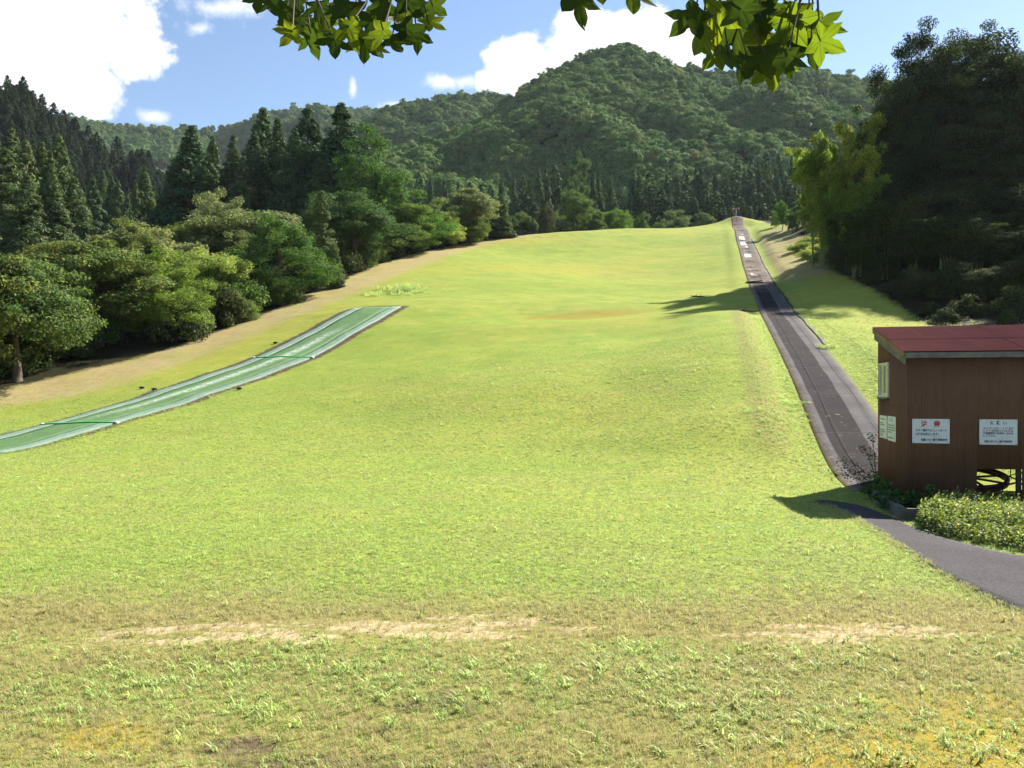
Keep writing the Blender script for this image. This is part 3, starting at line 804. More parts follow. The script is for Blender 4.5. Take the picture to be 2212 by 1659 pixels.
for k, (u, v, d, w) in enumerate([(1945,600,53,90),(2000,585,51,95),(2060,575,50,100),(2120,570,49,110),(2185,560,48,110),(2250,555,47,110),(1905,575,57,80),(1900,330,78,170),(1960,360,72,200),(2040,380,66,220),(2130,400,62,230),(2230,420,58,240),(1930,450,66,150),(1990,480,60,170),(2070,500,57,190),(2160,500,54,200),(2260,480,52,220),(1890,480,72,130),(1900,420,68,120),(1830,470,66,100),(1860,400,66,110),(1835,520,64,90),(1870,480,63,110),(1885,350,66,110),(2100,440,57,180),(2180,330,84,260),(2060,300,92,240),(2250,560,48,190)]):
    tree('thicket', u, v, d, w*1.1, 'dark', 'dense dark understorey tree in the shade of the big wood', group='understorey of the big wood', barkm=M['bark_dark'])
GBm = 'bamboo in front of the dark wood'
r = np.random.default_rng(21)
nb = 0
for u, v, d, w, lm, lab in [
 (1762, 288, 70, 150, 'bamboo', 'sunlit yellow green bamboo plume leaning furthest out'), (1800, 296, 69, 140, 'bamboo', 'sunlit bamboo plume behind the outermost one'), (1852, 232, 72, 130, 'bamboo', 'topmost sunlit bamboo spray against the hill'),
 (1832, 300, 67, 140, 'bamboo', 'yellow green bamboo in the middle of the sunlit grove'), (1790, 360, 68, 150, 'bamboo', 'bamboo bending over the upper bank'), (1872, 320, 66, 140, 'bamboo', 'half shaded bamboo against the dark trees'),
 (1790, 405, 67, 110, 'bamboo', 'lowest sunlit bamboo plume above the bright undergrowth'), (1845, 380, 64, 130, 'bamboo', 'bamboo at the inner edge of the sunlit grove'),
 (1805, 470, 67, 90, 'bamboo_shade', 'small shaded bamboo at the left tip of the wood'), (1838, 450, 63, 130, 'bamboo_shade', 'shaded bamboo above the bright undergrowth'), (1870, 440, 62, 140, 'bamboo_shade', 'shaded bamboo clump left of centre of the dark wood'), (1930, 420, 61, 150, 'bamboo_shade', 'dark drooping bamboo in the middle of the dark wood'),
 (1850, 520, 60, 110, 'bamboo_shade', 'low shaded bamboo at the edge of the bank'), (1910, 540, 57, 130, 'bamboo_shade', 'low bamboo plume over the shaded bank'), (1975, 500, 57, 150, 'bamboo_shade', 'dark bamboo plume behind the shaded bank'),
 (2040, 460, 56, 160, 'bamboo_shade', 'dark bamboo plume left of the hut roof'), (2110, 480, 54, 160, 'bamboo_shade', 'dark bamboo plume above the hut roof'), (2180, 520, 53, 160, 'bamboo_shade', 'dark bamboo plume at the right above the hut roof'),
 (1960, 600, 55, 110, 'bamboo_shade', 'low dark bamboo at the lower end of the shaded bank'), (2030, 610, 52, 130, 'bamboo_shade', 'low feathery bamboo plume just above the hut roof'), (2120, 610, 50, 140, 'bamboo_shade', 'low dark bamboo behind the hut roof'), (2210, 600, 50, 150, 'bamboo_shade', 'low dark bamboo at the right edge behind the hut roof')]:
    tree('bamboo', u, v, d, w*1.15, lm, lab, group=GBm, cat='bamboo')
RL = np.array([q for q in RIGHTLINE[2:10]]); seg = np.concatenate([[0], np.cumsum(np.hypot(*np.diff(RL, axis=0).T))])
for k in range(34):
    f = (k + r.uniform(-.3, .3))/34*seg[-1]
    x, y = np.interp(f, seg, RL[:, 0]), np.interp(f, seg, RL[:, 1])
    row = k % 3
    x += .8 + row*1.9 + r.uniform(0, .8); y += row*1.2
    zb = Hs(x, y); hh = r.uniform(.7, 1.2) + row*.45
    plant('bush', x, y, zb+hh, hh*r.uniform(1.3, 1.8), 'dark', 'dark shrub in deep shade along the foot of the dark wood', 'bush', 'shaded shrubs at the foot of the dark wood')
for k, (u, v, w) in enumerate([(1735, 540, 70), (1760, 532, 70), (1785, 545, 75), (1748, 556, 60), (1775, 565, 70), (1800, 530, 60), (1800, 570, 60), (1765, 548, 60), (1742, 528, 50), (1790, 518, 60)]):
    x, y, z = ground(u, v)
    plant('bush', x, y, z + 1.1, w/F*y*1.15, 'lime', 'bright lime green undergrowth bush in sunlight below the bamboo', 'bush', 'sunlit undergrowth below the bamboo')

# ------------------------------------------------------------------ scattering (only for stuff)
def gn_scatter(name, pts, rot, scl, idx, protos, mat_attr=None, dry=None):
    me = bpy.data.meshes.new(name); me.vertices.add(len(pts)); me.vertices.foreach_set('co', np.asarray(pts, dtype=np.float32).ravel())
    def va(nm, arr):
        a = me.attributes.new(nm, 'FLOAT_VECTOR', 'POINT'); a.data.foreach_set('vector', np.asarray(arr, dtype=np.float32).ravel())
    va('rot', rot); va('scl', scl)
    a = me.attributes.new('idx', 'INT', 'POINT'); a.data.foreach_set('value', np.asarray(idx, dtype=np.int32))
    if dry is not None: fattr(me, 'dry', dry)
    me.update()
    c = bpy.data.collections.new(name + '_pieces')
    for i, pm in enumerate(protos):
        c.objects.link(bpy.data.objects.new('%s_piece_%02d' % (name, i), pm))
    g = bpy.data.node_groups.new(name, 'GeometryNodeTree')
    g.interface.new_socket('Geometry', in_out='INPUT', socket_type='NodeSocketGeometry')
    g.interface.new_socket('Geometry', in_out='OUTPUT', socket_type='NodeSocketGeometry')
    N = g.nodes.new; Lk = g.links.new
    gi, go = N('NodeGroupInput'), N('NodeGroupOutput')
    ci = N('GeometryNodeCollectionInfo'); ci.inputs['Collection'].default_value = c
    ci.inputs['Separate Children'].default_value = True; ci.inputs['Reset Children'].default_value = True
    mp = N('GeometryNodeMeshToPoints')
    ip = N('GeometryNodeInstanceOnPoints'); ip.inputs['Pick Instance'].default_value = True
    def na(nm, ty):
        q = N('GeometryNodeInputNamedAttribute'); q.data_type = ty; q.inputs['Name'].default_value = nm; return q.outputs[0]
    Lk(gi.outputs[0], mp.inputs['Mesh']); Lk(mp.outputs[0], ip.inputs['Points']); Lk(ci.outputs[0], ip.inputs['Instance'])
    Lk(na('idx', 'INT'), ip.inputs['Instance Index']); Lk(na('rot', 'FLOAT_VECTOR'), ip.inputs['Rotation']); Lk(na('scl', 'FLOAT_VECTOR'), ip.inputs['Scale'])
    Lk(ip.outputs[0], go.inputs[0])
    o = bpy.data.objects.new(name, me); COL.objects.link(o)
    md = o.modifiers.new('scatter', 'NODES'); md.node_group = g
    return o

# ------------------------------------------------------------------ hills and the woods on them
M['hill'] = simple_mat('hill_floor', (.026, .040, .016), .95, .1, .3, .05, 0)
def hill_leaf(name, c1, c2, c3):
    m, t = new_mat(name)
    oi = t.n('ShaderNodeObjectInfo'); g = t.n('ShaderNodeNewGeometry')
    col = t.mix(oi.outputs['Random'], c1, c2)
    col = t.mix(t.step(oi.outputs['Random'], .86, .95), col, c3)
    col = t.mix(t.step(t.noise(.012, 3, .5, t.pos()), .4, .65), col, t.mix(.5, col, c2))
    rp = t.math('MULTIPLY_ADD', g.outputs['Random Per Island'], .7, .65)
    mv = t.n('ShaderNodeVectorMath', operation='SCALE'); t.l(col, mv.inputs[0]); t.l(rp, mv.inputs['Scale'])
    p = t.n('ShaderNodeBsdfPrincipled'); t.l(mv.outputs[0], p.inputs['Base Color']); p.inputs['Roughness'].default_value = .8; p.inputs['Specular IOR Level'].default_value = .08
    tr = t.n('ShaderNodeBsdfTranslucent'); t.l(mv.outputs[0], tr.inputs['Color'])
    mx = t.n('ShaderNodeMixShader', i_Fac=.28); t.l(p.outputs[0], mx.inputs[1]); t.l(tr.outputs[0], mx.inputs[2])
    t.l(mx.outputs[0], t.n('ShaderNodeOutputMaterial').inputs[0])
    return m
HM_B = hill_leaf('hill_broadleaf', (.092, .178, .046), (.172, .262, .076), (.24, .27, .09))
HM_C = hill_leaf('hill_cedar', (.017, .034, .014), (.030, .052, .022), (.04, .06, .02))
def hill_crown(seed):
    r = np.random.default_rng(seed); ncl = 34
    d = rand_unit(r, ncl); d[:, 2] = np.abs(d[:, 2])*1.0 - .15
    cen = d*(.55 + .45*r.uniform(0, 1, ncl)**.5)[:, None]*[3.1, 3.1, 3.9]*lump(d, r)[:, None] + [0, 0, 4.0]
    crad = r.uniform(.8, 1.5, ncl); n = 1700
    idx = r.integers(0, ncl, n); q = rand_unit(r, n)
    C = cen[idx] + q*(r.uniform(0, 1, n)**.4*crad[idx])[:, None]*[1, 1, .65]
    N = q*.9 + d[idx]*.5 + [0, 0, .25] + r.normal(size=(n, 3))*.3
    V, Q = leaf_quads(C, N, .62*r.uniform(.7, 1.4, n), .42*r.uniform(.7, 1.3, n), r)
    me = mesh_np('hill_crown', V, Q); me.materials.append(HM_B); return me
def hill_cone(seed):
    c, tr_ = make_cedar(seed, 13, 3.9, .02, 130, 2200, .62, .3, .75)
    c.materials.append(HM_C); return c
HC = [hill_crown(300+i) for i in range(6)] + [hill_cone(320+i) for i in range(3)]

def hill(name, ridge, base_d, zb, dens, seed, cedar=0.0, canopy=8.0, power=1.0, gully=1.0, size=1.0, tmin=0.0, cedar_low=None):
    """ridge: (u, v, distance) of the skyline; the slope falls from it towards the valley at distance base_d"""
    r = np.random.default_rng(seed)
    R = np.array([P(*q) for q in ridge]); R[:, 2] -= canopy
    s = np.linspace(0, len(R)-1, 140); k = np.arange(len(R))
    # smooth the skyline a little
    RX, RY, RZ = (np.interp(s, k, R[:, i]) for i in range(3))
    ker = np.ones(5)/5
    sm = lambda a: np.convolve(np.pad(a, 2, mode='edge'), ker, 'valid')
    RX, RY, RZ = sm(RX), sm(RY), sm(RZ)
    bd = np.interp(s, k, np.broadcast_to(base_d, len(R)).astype(float))
    zbv = np.interp(s, k, np.broadcast_to(zb, len(R)).astype(float))
    BX, BY = RX/RY*bd, bd
    tt = np.concatenate([np.linspace(0, 1, 70), np.linspace(1.03, 1.35, 8)])
    S, T = np.meshgrid(np.arange(len(s)), tt, indexing='ij')
    X = BX[S] + (RX[S]-BX[S])*T; Y = BY[S] + (RY[S]-BY[S])*T
    dist = np.hypot(RX-BX, RY-BY)[S]
    prof = np.where(T <= 1, np.clip(T, 0, 1)**power, 1 - (T-1)*.9)
    Z = zbv[S] + (RZ-zbv)[S]*prof
    env = np.clip(T*(1-T)*4, 0, 1)
    gl = fbm(X/55 + .35*Y/55, Y/170, seed, 4)*13 + fbm(X/22, Y/60, seed+9, 3)*4.5
    Z = Z + gully*gl*env*(RZ.max()-zbv.min())/150
    def samp(fs, ft):
        i = fs*(len(s)-1); j = np.interp(ft, tt, np.arange(len(tt)))
        i0 = np.clip(i.astype(int), 0, len(s)-2); j0 = np.clip(j.astype(int), 0, len(tt)-2); a, b = i-i0, j-j0
        f = lambda G: (G[i0, j0]*(1-a)+G[i0+1, j0]*a)*(1-b) + (G[i0, j0+1]*(1-a)+G[i0+1, j0+1]*a)*b
        return np.stack([f(X), f(Y), f(Z)], 1)
    n0, n1 = X.shape; I = np.arange(n0*n1).reshape(n0, n1)
    q = np.stack([I[:-1, :-1], I[1:, :-1], I[1:, 1:], I[:-1, 1:]], -1).reshape(-1, 4)
    me = mesh_np(name, np.stack([X, Y, Z], -1).reshape(-1, 3), q, smooth=True)
    tag(link(name, me, M['hill']), kind='structure')
    area = np.hypot(np.diff(RX), np.diff(RY)).sum() * np.hypot(dist.mean(), (RZ-zbv).mean())
    n = int(area*dens)
    fs, ft = r.uniform(0, 1, n), tmin + (1.04-tmin)*r.uniform(0, 1, n)
    pts = samp(fs, ft)
    ced = r.uniform(0, 1, n) < (cedar if cedar_low is None else np.where(ft < cedar_low, .9, cedar))
    idx = np.where(ced, 6 + r.integers(0, 3, n), r.integers(0, 6, n))
    sc = r.uniform(.7, 1.35, n)*size; scl = np.stack([sc, sc, sc*r.uniform(.85, 1.2, n)], 1)
    rot = np.stack([np.zeros(n), np.zeros(n), r.uniform(0, 6.28, n)], 1)
    pts[:, 2] -= .6
    tag(gn_scatter(name.replace('hill', 'forest') if 'hill' in name else name + '_forest', pts, rot, scl, idx, HC), kind='stuff')

hill('hill', [(560,420,330),(700,372,330),(839,321,345),(941,291,370),(1044,250,400),(1112,195,425),(1215,137,445),(1290,102,455),(1345,92,460),(1404,111,465),(1480,140,470),(1550,150,475),(1650,146,485),(1711,139,490),(1806,157,490),(1872,166,490),(2000,190,490),(2250,250,480),(2600,330,460)],
     [215]*19, [18,18,18,18,19,20,20,20,20,20,20,20,21,22,24,26,28,30,30], .066, 31, cedar=.0, cedar_low=.13, size=.80, canopy=6.8)
hill('middle_hill', [(640,330,560),(720,290,580),(770,270,590),(856,219,610),(941,205,625),(1027,198,635),(1095,202,640),(1200,215,640),(1350,230,640)], [380]*9, [40]*9, .048, 47, cedar=.0, size=.88, canopy=7.2, tmin=.15)
hill('far_hill', [(60,240,900),(146,248,900),(270,265,905),(378,270,910),(508,267,920),(572,238,930),(686,221,950),(783,235,960),(842,231,970),(950,240,980),(1100,250,990)], [520]*11, [40]*11, .034, 53, size=1.0, tmin=.1, canopy=8.5)
hill('cedar_hill', [(-500,40,220),(-250,110,235),(-80,160,250),(0,190,258),(25,184,262),(49,190,265),(70,214,268),(118,240,275),(148,253,280),(169,278,284),(212,297,290),(275,321,300),(317,344,306),(347,374,310),(420,430,315)],
     [150,150,150,150,150,150,152,155,158,160,165,170,175,180,190], [10]*15, .085, 61, cedar=.95, canopy=9, gully=.6, size=.75)

# ------------------------------------------------------------------ lift mast at the top
M['red'] = simple_mat('red_paint', (.50, .06, .045), .5, .4, .15)
M['galv'] = simple_mat('galvanised_steel', (.42, .43, .44), .5, .5, .15, 8, .05, .4)
mx_, my_ = (1590-CX)/F*149.5, 149.5
mz_ = Hs(mx_, my_)
mast = tag(empty('lift_mast', (mx_, my_, mz_), -.23), 'small T shaped lift mast with a red crossbar at the top of the track', 'lift mast')
b = MB(); b.tube([(0,0,-.2), (0,0,1.9)], .055, 8); b.box((-.25,-.2,-.1), (.25,.2,.06)); link('post', b.mesh('post'), M['galv'], mast)
b = MB(); b.box((-.36,-.09,1.78), (.36,.09,1.93)); link('crossbar', b.mesh('crossbar'), M['red'], mast)
b = MB(); b.box((-.56,-.085,1.785), (-.362,.085,1.925)); link('bar_end', b.mesh('bar_end'), M['white'], mast)
b = MB(); b.box((.362,-.085,1.785), (.56,.085,1.925)); link('bar_end', b.mesh('bar_end'), M['white'], mast)
for q in ((-.48, -.1), (.5, 1.0)):
    b = MB(); b.tube([(q[0],0,1.8), (q[1],.2,-.1)], .018, 5); link('stay_wire', b.mesh('stay_wire'), M['galv'], mast)

# tow cables lying along the track
M['cable'] = simple_mat('steel_cable', (.04, .04, .043), .8, .15, .1, 8, 0)
def cable(name, o0, o1, y0, y1, lift, label, x0=None):
    yy_ = np.arange(y0, y1, 1.0); oo = np.interp(yy_, [y0, y0+25, y1], [o0, (o0+o1)/2, o1])
    x_ = track_x(yy_) + oo
    z_ = H(x_, yy_) + lift + .02*np.sin(yy_*.9)
    b = MB(); b.tube(np.stack([x_, yy_, z_], 1), .0055, 5)
    tag(link(name, b.mesh(name, True), M['cable']), label, 'cable')
cable('tow_cable', -.42, -.15, 17.6, 148, .05, 'thin steel tow cable lying in the dark lane of the lift track')
cable('tow_cable', .75, .30, 19.0, 148, .05, 'thin steel return cable lying on the pale lane of the lift track')
cable('guide_wire', 2.4, 1.6, 22, 66, .07, 'thin wire stretched over the grass beside the lift track')

# ------------------------------------------------------------------ the lift hut
HO = (6.93, 15.0, 0.0); HA = -math.atan2(.233, .972)
hut = tag(empty('lift_hut', HO, HA), 'brown corrugated lift hut with a red sheet roof beside the track', 'hut')
PER, AMP = .0318, .0062
def sheet_mat(name, c1, c2, rust, metal=.0, rough=.8, spec=.12):
    m, t = new_mat(name); v = t.obj()
    n1, n2 = t.noise(1.3, 5, .6, v), t.noise(9, 4, .7, t.scale(v, (1, 1, .25)))
    c = t.mix(t.step(n1, .3, .7), c1, c2)
    c = t.mix(t.math('MULTIPLY', t.step(n2, .50, .72), .4), c, rust)
    st = t.noise(14, 3, .6, t.scale(v, (1, 1, .05)))
    c = t.mix(t.math('MULTIPLY', t.step(st, .50, .66), .25), c, rust)
    t.principled(c, rough, spec, t.bump(t.noise(60, 3, .6, v), .1, .004), metal); return m
M['wall'] = sheet_mat('brown_sheet', (.150, .080, .053), (.185, .098, .063), (.085, .046, .034))
M['roof'] = sheet_mat('red_sheet', (.105, .019, .021), (.135, .026, .028), (.075, .026, .021), rough=.95, spec=.03)
M['board'] = simple_mat('grey_board', (.15, .145, .14), .85, .2, .25, 5, .3)
M['board_tan'] = simple_mat('tan_board', (.24, .15, .085), .85, .2, .25, 5, .3)
M['alu'] = simple_mat('aluminium', (.55, .55, .53), .4, .5, .08, 8, .03, .3)
M['inside'] = simple_mat('dark_timber', (.06, .045, .035), .9)
def corr(b, x0, x1, z0f, z1f, along='x', fixed=0.0, outward=-1, thick=.004):
    """a corrugated sheet standing on x0..x1 of one axis"""
    n = max(2, int((x1-x0)/PER*8)); a = np.linspace(x0, x1, n)
    w = AMP*np.cos(a/PER*2*math.pi)
    z0 = np.array([z0f(q) for q in a]); z1 = np.array([z1f(q) for q in a])
    mk = (lambda o: (a, fixed + w + o)) if along == 'x' else (lambda o: (fixed + w + o, a))
    A_, B_ = mk(0), mk(thick)
    V = np.concatenate([np.stack([A_[0], A_[1], z0], 1), np.stack([A_[0], A_[1], z1], 1), np.stack([B_[0], B_[1], z0], 1), np.stack([B_[0], B_[1], z1], 1)])
    fs = []
    for i in range(n-1):
        fs += [(i, i+1, n+i+1, n+i), (2*n+i, 3*n+i, 3*n+i+1, 2*n+i+1), (n+i, n+i+1, 3*n+i+1, 3*n+i), (i, 2*n+i, 2*n+i+1, i+1)]
    fs += [(0, n, 3*n, 2*n), (n-1, 3*n-1, 4*n-1, 2*n-1)]
    b.add(V, fs)
LEN, DEP = 4.4, 2.66
RZ0, SL = 2.55, .205            # underside of the roof at the front wall, and its rise per metre
roofz = lambda y: RZ0 + SL*y
OP0, OP1, OPZ = 1.13, 1.76, .52
b = MB()
corr(b, 0, OP0, lambda q: -.05, lambda q: roofz(0)-.03)
corr(b, OP0, OP1, lambda q: OPZ, lambda q: roofz(0)-.03)
corr(b, OP1, OP1+.07, lambda q: OPZ+.004, lambda q: roofz(0)-.03); corr(b, OP1+.07, LEN, lambda q: -.05, lambda q: roofz(0)-.03)
# nails of the sheets, sitting proud of the wall
for zz in (.62, 1.16, 1.75, 2.2):
    for k in range(int(LEN/.16)):
        xk = .08 + k*.16
        if OP0-.02 < xk < OP1+.07 and zz < OPZ: continue
        b.tube([(xk, -AMP-.001, zz), (xk, -AMP-.006, zz)], .007, 6)
link('front_wall', b.mesh('front_wall', True), M['wall'], hut)
WY0, WY1, WZ0, WZ1 = 1.51, 2.41, 1.75, 2.40
b = MB()
corr(b, 0, WY0, lambda q: -.05, lambda q: roofz(q)-.03, 'y', 0)
corr(b, WY0, WY1, lambda q: -.05, lambda q: WZ0, 'y', 0)
corr(b, WY0, WY1, lambda q: WZ1, lambda q: roofz(q)-.03, 'y', 0)
corr(b, WY1, DEP, lambda q: -.05, lambda q: roofz(q)-.03, 'y', 0)
for zz in (.62, 1.16, 1.60, 2.45):
    for k in range(int(DEP/.14)):
        yk = .07 + k*.14
        if WY0-.05 < yk < WY1+.05 and WZ0-.05 < zz < WZ1+.05: continue
        b.tube([(-AMP-.001, yk, zz), (-AMP-.006, yk, zz)], .007, 6)
link('side_wall', b.mesh('side_wall', True), M['wall'], hut)
b = MB(); corr(b, 0, 1.0, lambda q: -.05, lambda q: roofz(DEP)-.03, 'x', DEP); corr(b, 1.0, LEN, lambda q: 1.1, lambda q: roofz(DEP)-.03, 'x', DEP)
link('back_wall', b.mesh('back_wall', True), M['wall'], hut)
b = MB(); corr(b, 0, DEP, lambda q: .9, lambda q: roofz(q)-.03, 'y', LEN)
link('end_wall', b.mesh('end_wall', True), M['wall'], hut)
for px_, py_ in ((OP1+.035, .06), (.06, .07), (.06, DEP-.07), (LEN-.06, .07), (LEN-.06, DEP-.07)):
    b = MB(); b.box((px_-.035, py_-.035, -.1), (px_+.035, py_+.04, roofz(py_)-.04)); link('corner_post', b.mesh('corner_post'), M['inside'], hut)
# roof of overlapping corrugated sheets, ridges running down the slope
b = MB()
X0, X1, YF, YB = -.07, LEN+.2, -.13, DEP+.30
n = int((X1-X0)/PER*8); a = np.linspace(X0, X1, n)
w = .0055*np.cos(a/PER*2*math.pi)
def rz(y): return roofz(y) + .03
for (y0, y1, lf) in ((YF, 1.35, 0), (1.25, YB, .007)):
    yk = np.linspace(y0, y1, 2)
    V = np.concatenate([np.stack([a, np.full(n, q), rz(q) + w + lf + k], 1) for k in (0, .003) for q in yk])
    fs = []
    for i in range(n-1): fs += [(i, i+1, n+i+1, n+i), (2*n+i, 3*n+i, 3*n+i+1, 2*n+i+1), (i, 2*n+i, 2*n+i+1, i+1), (n+i, n+i+1, 3*n+i+1, 3*n+i)]
    fs += [(0, n, 3*n, 2*n), (n-1, 3*n-1, 4*n-1, 2*n-1)]
    b.add(V, fs)
for k in range(1, 7):                                            # raised side laps
    xk = X0 + k*.66
    b.tube([(xk, YF+.02, rz(YF+.02)+.009), (xk, YB-.02, rz(YB-.02)+.016)], .005, 5)
roof = link('roof', b.mesh('roof'), M['roof'], hut)
def slab(b, x0, x1, y0, y1, dz0, dz1):                              # a board following the roof slope
    V = [(x, y, roofz(y) + dz) for dz in (dz0, dz1) for (x, y) in ((x0,y0),(x1,y0),(x1,y1),(x0,y1))]
    b.add(V, [(0,3,2,1),(4,5,6,7),(0,1,5,4),(1,2,6,5),(2,3,7,6),(3,0,4,7)])
b = MB(); slab(b, X0+.004, X0+.029, YF+.025, YB-.02, -.085, .022); link('verge_board', b.mesh('verge_board'), M['board_tan'], hut)
b = MB(); slab(b, X0+.024, X0+.05, YF+.04, YB-.1, -.205, -.087); link('barge_board', b.mesh('barge_board'), M['board'], hut)
b = MB(); b.box((X0+.031, YF+.005, roofz(YF)-.085), (X1-.02, YF+.024, roofz(YF)+.012)); link('fascia_board', b.mesh('fascia_board'), M['board'], hut)
b = MB(); slab(b, X0+.056, X1-.03, YF+.03, YB-.03, -.02, -.005); link('roof_boarding', b.mesh('roof_boarding'), M['inside'], hut)
for k in range(6):
    b = MB(); slab(b, .1+k*.82, .16+k*.82, YF+.04, YB-.04, -.09, -.021); link('rafter', b.mesh('rafter'), M['inside'], hut)
# window in the side wall
win = link('window', (lambda q: q.mesh('window'))((lambda q: (q.box((-.035, WY0-.02, WZ0-.015), (.03, WY0+.02, WZ1+.015)), q.box((-.035, WY1-.02, WZ0-.015), (.03, WY1+.02, WZ1+.015)), q.box((-.035, WY0+.02, WZ1-.02), (.03, WY1-.02, WZ1+.015)), q.box((-.035, WY0+.02, WZ0-.015), (.03, WY1-.02, WZ0+.025)), q)[-1])(MB())), M['alu'], hut)
for y0, y1, xo in ((WY0+.022, (WY0+WY1)/2+.02, -.018), ((WY0+WY1)/2-.02, WY1-.022, .006)):
    b = MB(); e = .028
    b.box((xo-.01, y0, WZ0+.027), (xo+.01, y0+e, WZ1-.022)); b.box((xo-.01, y1-e, WZ0+.027), (xo+.01, y1, WZ1-.022))
    b.box((xo-.01, y0+e, WZ0+.027), (xo+.01, y1-e, WZ0+.07)); b.box((xo-.01, y0+e, WZ1-.05), (xo+.01, y1-e, WZ1-.022))
    link('sash', b.mesh('sash'), M['alu'], win)
m, t = new_mat('window_glass'); pb, ob = t.principled((.50, .52, .42), .06, .6); pb.inputs['Transmission Weight'].default_value = .75; M['glass'] = m
b = MB(); b.box((-.008, WY0+.05, WZ0+.07), (-.005, WY1-.05, WZ1-.05)); link('pane', b.mesh('pane'), M['glass'], win)
b = MB(); b.box((-.06, WY0-.05, WZ0-.05), (.02, WY1+.05, WZ0-.017)); link('sill', b.mesh('sill'), M['board'], win)
# --- bull wheel inside
M['wheel'] = simple_mat('wheel_red', (.085, .022, .018), .5, .4, .2, 5)
M['steel'] = simple_mat('dark_steel', (.028, .026, .025), .5, .4, .2, 5, .05, .3)
bw = tag(empty('bull_wheel', (HO[0] + 1.25*.972 + .95*.233, HO[1] - 1.25*.233 + .95*.972, 0), HA), 'dark red spoked cable wheel lying inside the hut opening', 'cable wheel')
def ring(R, rt, z, tilt, n=40):
    a = np.linspace(0, 2*math.pi, n+1)
    return np.stack([R*np.cos(a), R*np.sin(a), z + tilt*R*np.sin(a)], 1)
b = MB(); b.tube(ring(.62, 0, .30, .22), .042, 7, cap=False); b.tube(ring(.62, 0, .24, .22), .03, 6, cap=False); link('rim', b.mesh('rim', True), M['wheel'], bw)
b = MB()
for k in range(8):
    a = k/8*2*math.pi + .2
    b.tube([(0, 0, .28), (.6*math.cos(a), .6*math.sin(a), .29 + .22*.6*math.sin(a))], .022, 6)
link('spokes', b.mesh('spokes', True), M['wheel'], bw)
b = MB(); b.tube([(0,0,.18), (0,0,.42)], .11, 12); link('hub', b.mesh('hub'), M['steel'], bw)
b = MB(); b.box((-.3,-.16,-.05), (.02,.16,.26)); b.tube([(-.1,-.3,0), (-.05,-.05,.33)], .04, 6); b.tube([(.1,.3,0), (.05,.05,.33)], .04, 6); b.tube([(0,0,0), (0,0,.3)], .07, 8); link('stand', b.mesh('stand'), M['steel'], bw)
b = MB()
for z in (.40, .20):
    b.tube(ring(.86, 0, z, .22), .014, 6, cap=False)
for k in range(16):
    a = k/16*2*math.pi; b.tube([(.86*math.cos(a), .86*math.sin(a), .20+.22*.86*math.sin(a)), (.86*math.cos(a), .86*math.sin(a), .40+.22*.86*math.sin(a))], .010, 5)
    if k % 2 == 0: b.tube([(.62*math.cos(a), .62*math.sin(a), .30+.22*.62*math.sin(a)), (.86*math.cos(a), .86*math.sin(a), .40+.22*.86*math.sin(a))], .010, 5)
link('guard', b.mesh('guard', True), M['steel'], bw)

# ------------------------------------------------------------------ notices on the hut
m, t = new_mat('sign_white'); v = t.obj()
t.principled(t.mix(t.step(t.noise(5, 4, .6, v), .45, .8), (.66, .69, .72), (.55, .56, .55)), .45, .4); M['sign'] = m
M['ink'] = simple_mat('ink_black', (.035, .035, .045), .6, .3, .1)
M['inkred'] = simple_mat('ink_red', (.50, .025, .035), .6, .3, .1)
M['inkdull'] = simple_mat('ink_faded_red', (.28, .07, .09), .6, .3, .1)
M['inkgrey'] = simple_mat('ink_grey', (.22, .22, .21), .6, .3, .1)
def text_mesh(txt, size, bold=0.0, width=None):
    cu = bpy.data.curves.new('lettering', 'FONT'); cu.body = txt; cu.size = size; cu.offset = bold
    cu.extrude = .0006; cu.resolution_u = 2
    o = bpy.data.objects.new('lettering_tmp', cu); COL.objects.link(o)
    bpy.context.view_layer.update()
    me = bpy.data.meshes.new_from_object(o.evaluated_get(bpy.context.evaluated_depsgraph_get()))
    bpy.data.objects.remove(o); bpy.data.curves.remove(cu)
    me.name = 'lettering'
    v = np.empty(len(me.vertices)*3, dtype=np.float32); me.vertices.foreach_get('co', v); v = v.reshape(-1, 3)
    if len(v):
        v[:, 0] -= v[:, 0].min(); v[:, 1] -= v[:, 1].min()
        if width: v[:, 0] *= width/max(1e-6, v[:, 0].max())
        me.vertices.foreach_set('co', v.ravel()); me.update()
    return me
def sign(local, w, hgt, side, label, lines, rects=()):
    """local: lower left corner on the wall (hut space). side 'front' or 'left'"""
    o = empty('notice_sign', (0, 0, 0))
    o.matrix_world = hut_mw @ Matrix.Translation(local) @ (Matrix.Rotation(-math.pi/2, 4, 'Z') if side == 'left' else Matrix.Identity(4))
    tag(o, label, 'sign', 'notice signs on the hut')
    b = MB(); b.box((0, -.004, 0), (w, 0, hgt)); link('board', b.mesh('board'), M['sign'], o)
    for (txt, x, z, size, width, ink, bold) in lines:
        q = link('lettering', text_mesh(txt, size, bold, width), M[ink], o)
        q.rotation_euler = (math.pi/2, 0, 0); q.location = (x, -.0048, z)
    if rects:
        b = MB()
        for x0, z0, x1, z1 in rects: b.box((x0, -.0056, z0), (x1, -.0044, z1))
        link('small_print', b.mesh('small_print'), M['inkgrey'], o)
    for x in (.02, w/2, w-.02):
        for z in (.015, hgt-.015):
            b = MB(); b.tube([(x, -.0042, z), (x, -.009, z)], .006, 8); link('screw', b.mesh('screw'), M['steel'], o)
hut_mw = Matrix.Translation(HO) @ Matrix.Rotation(HA, 4, 'Z')
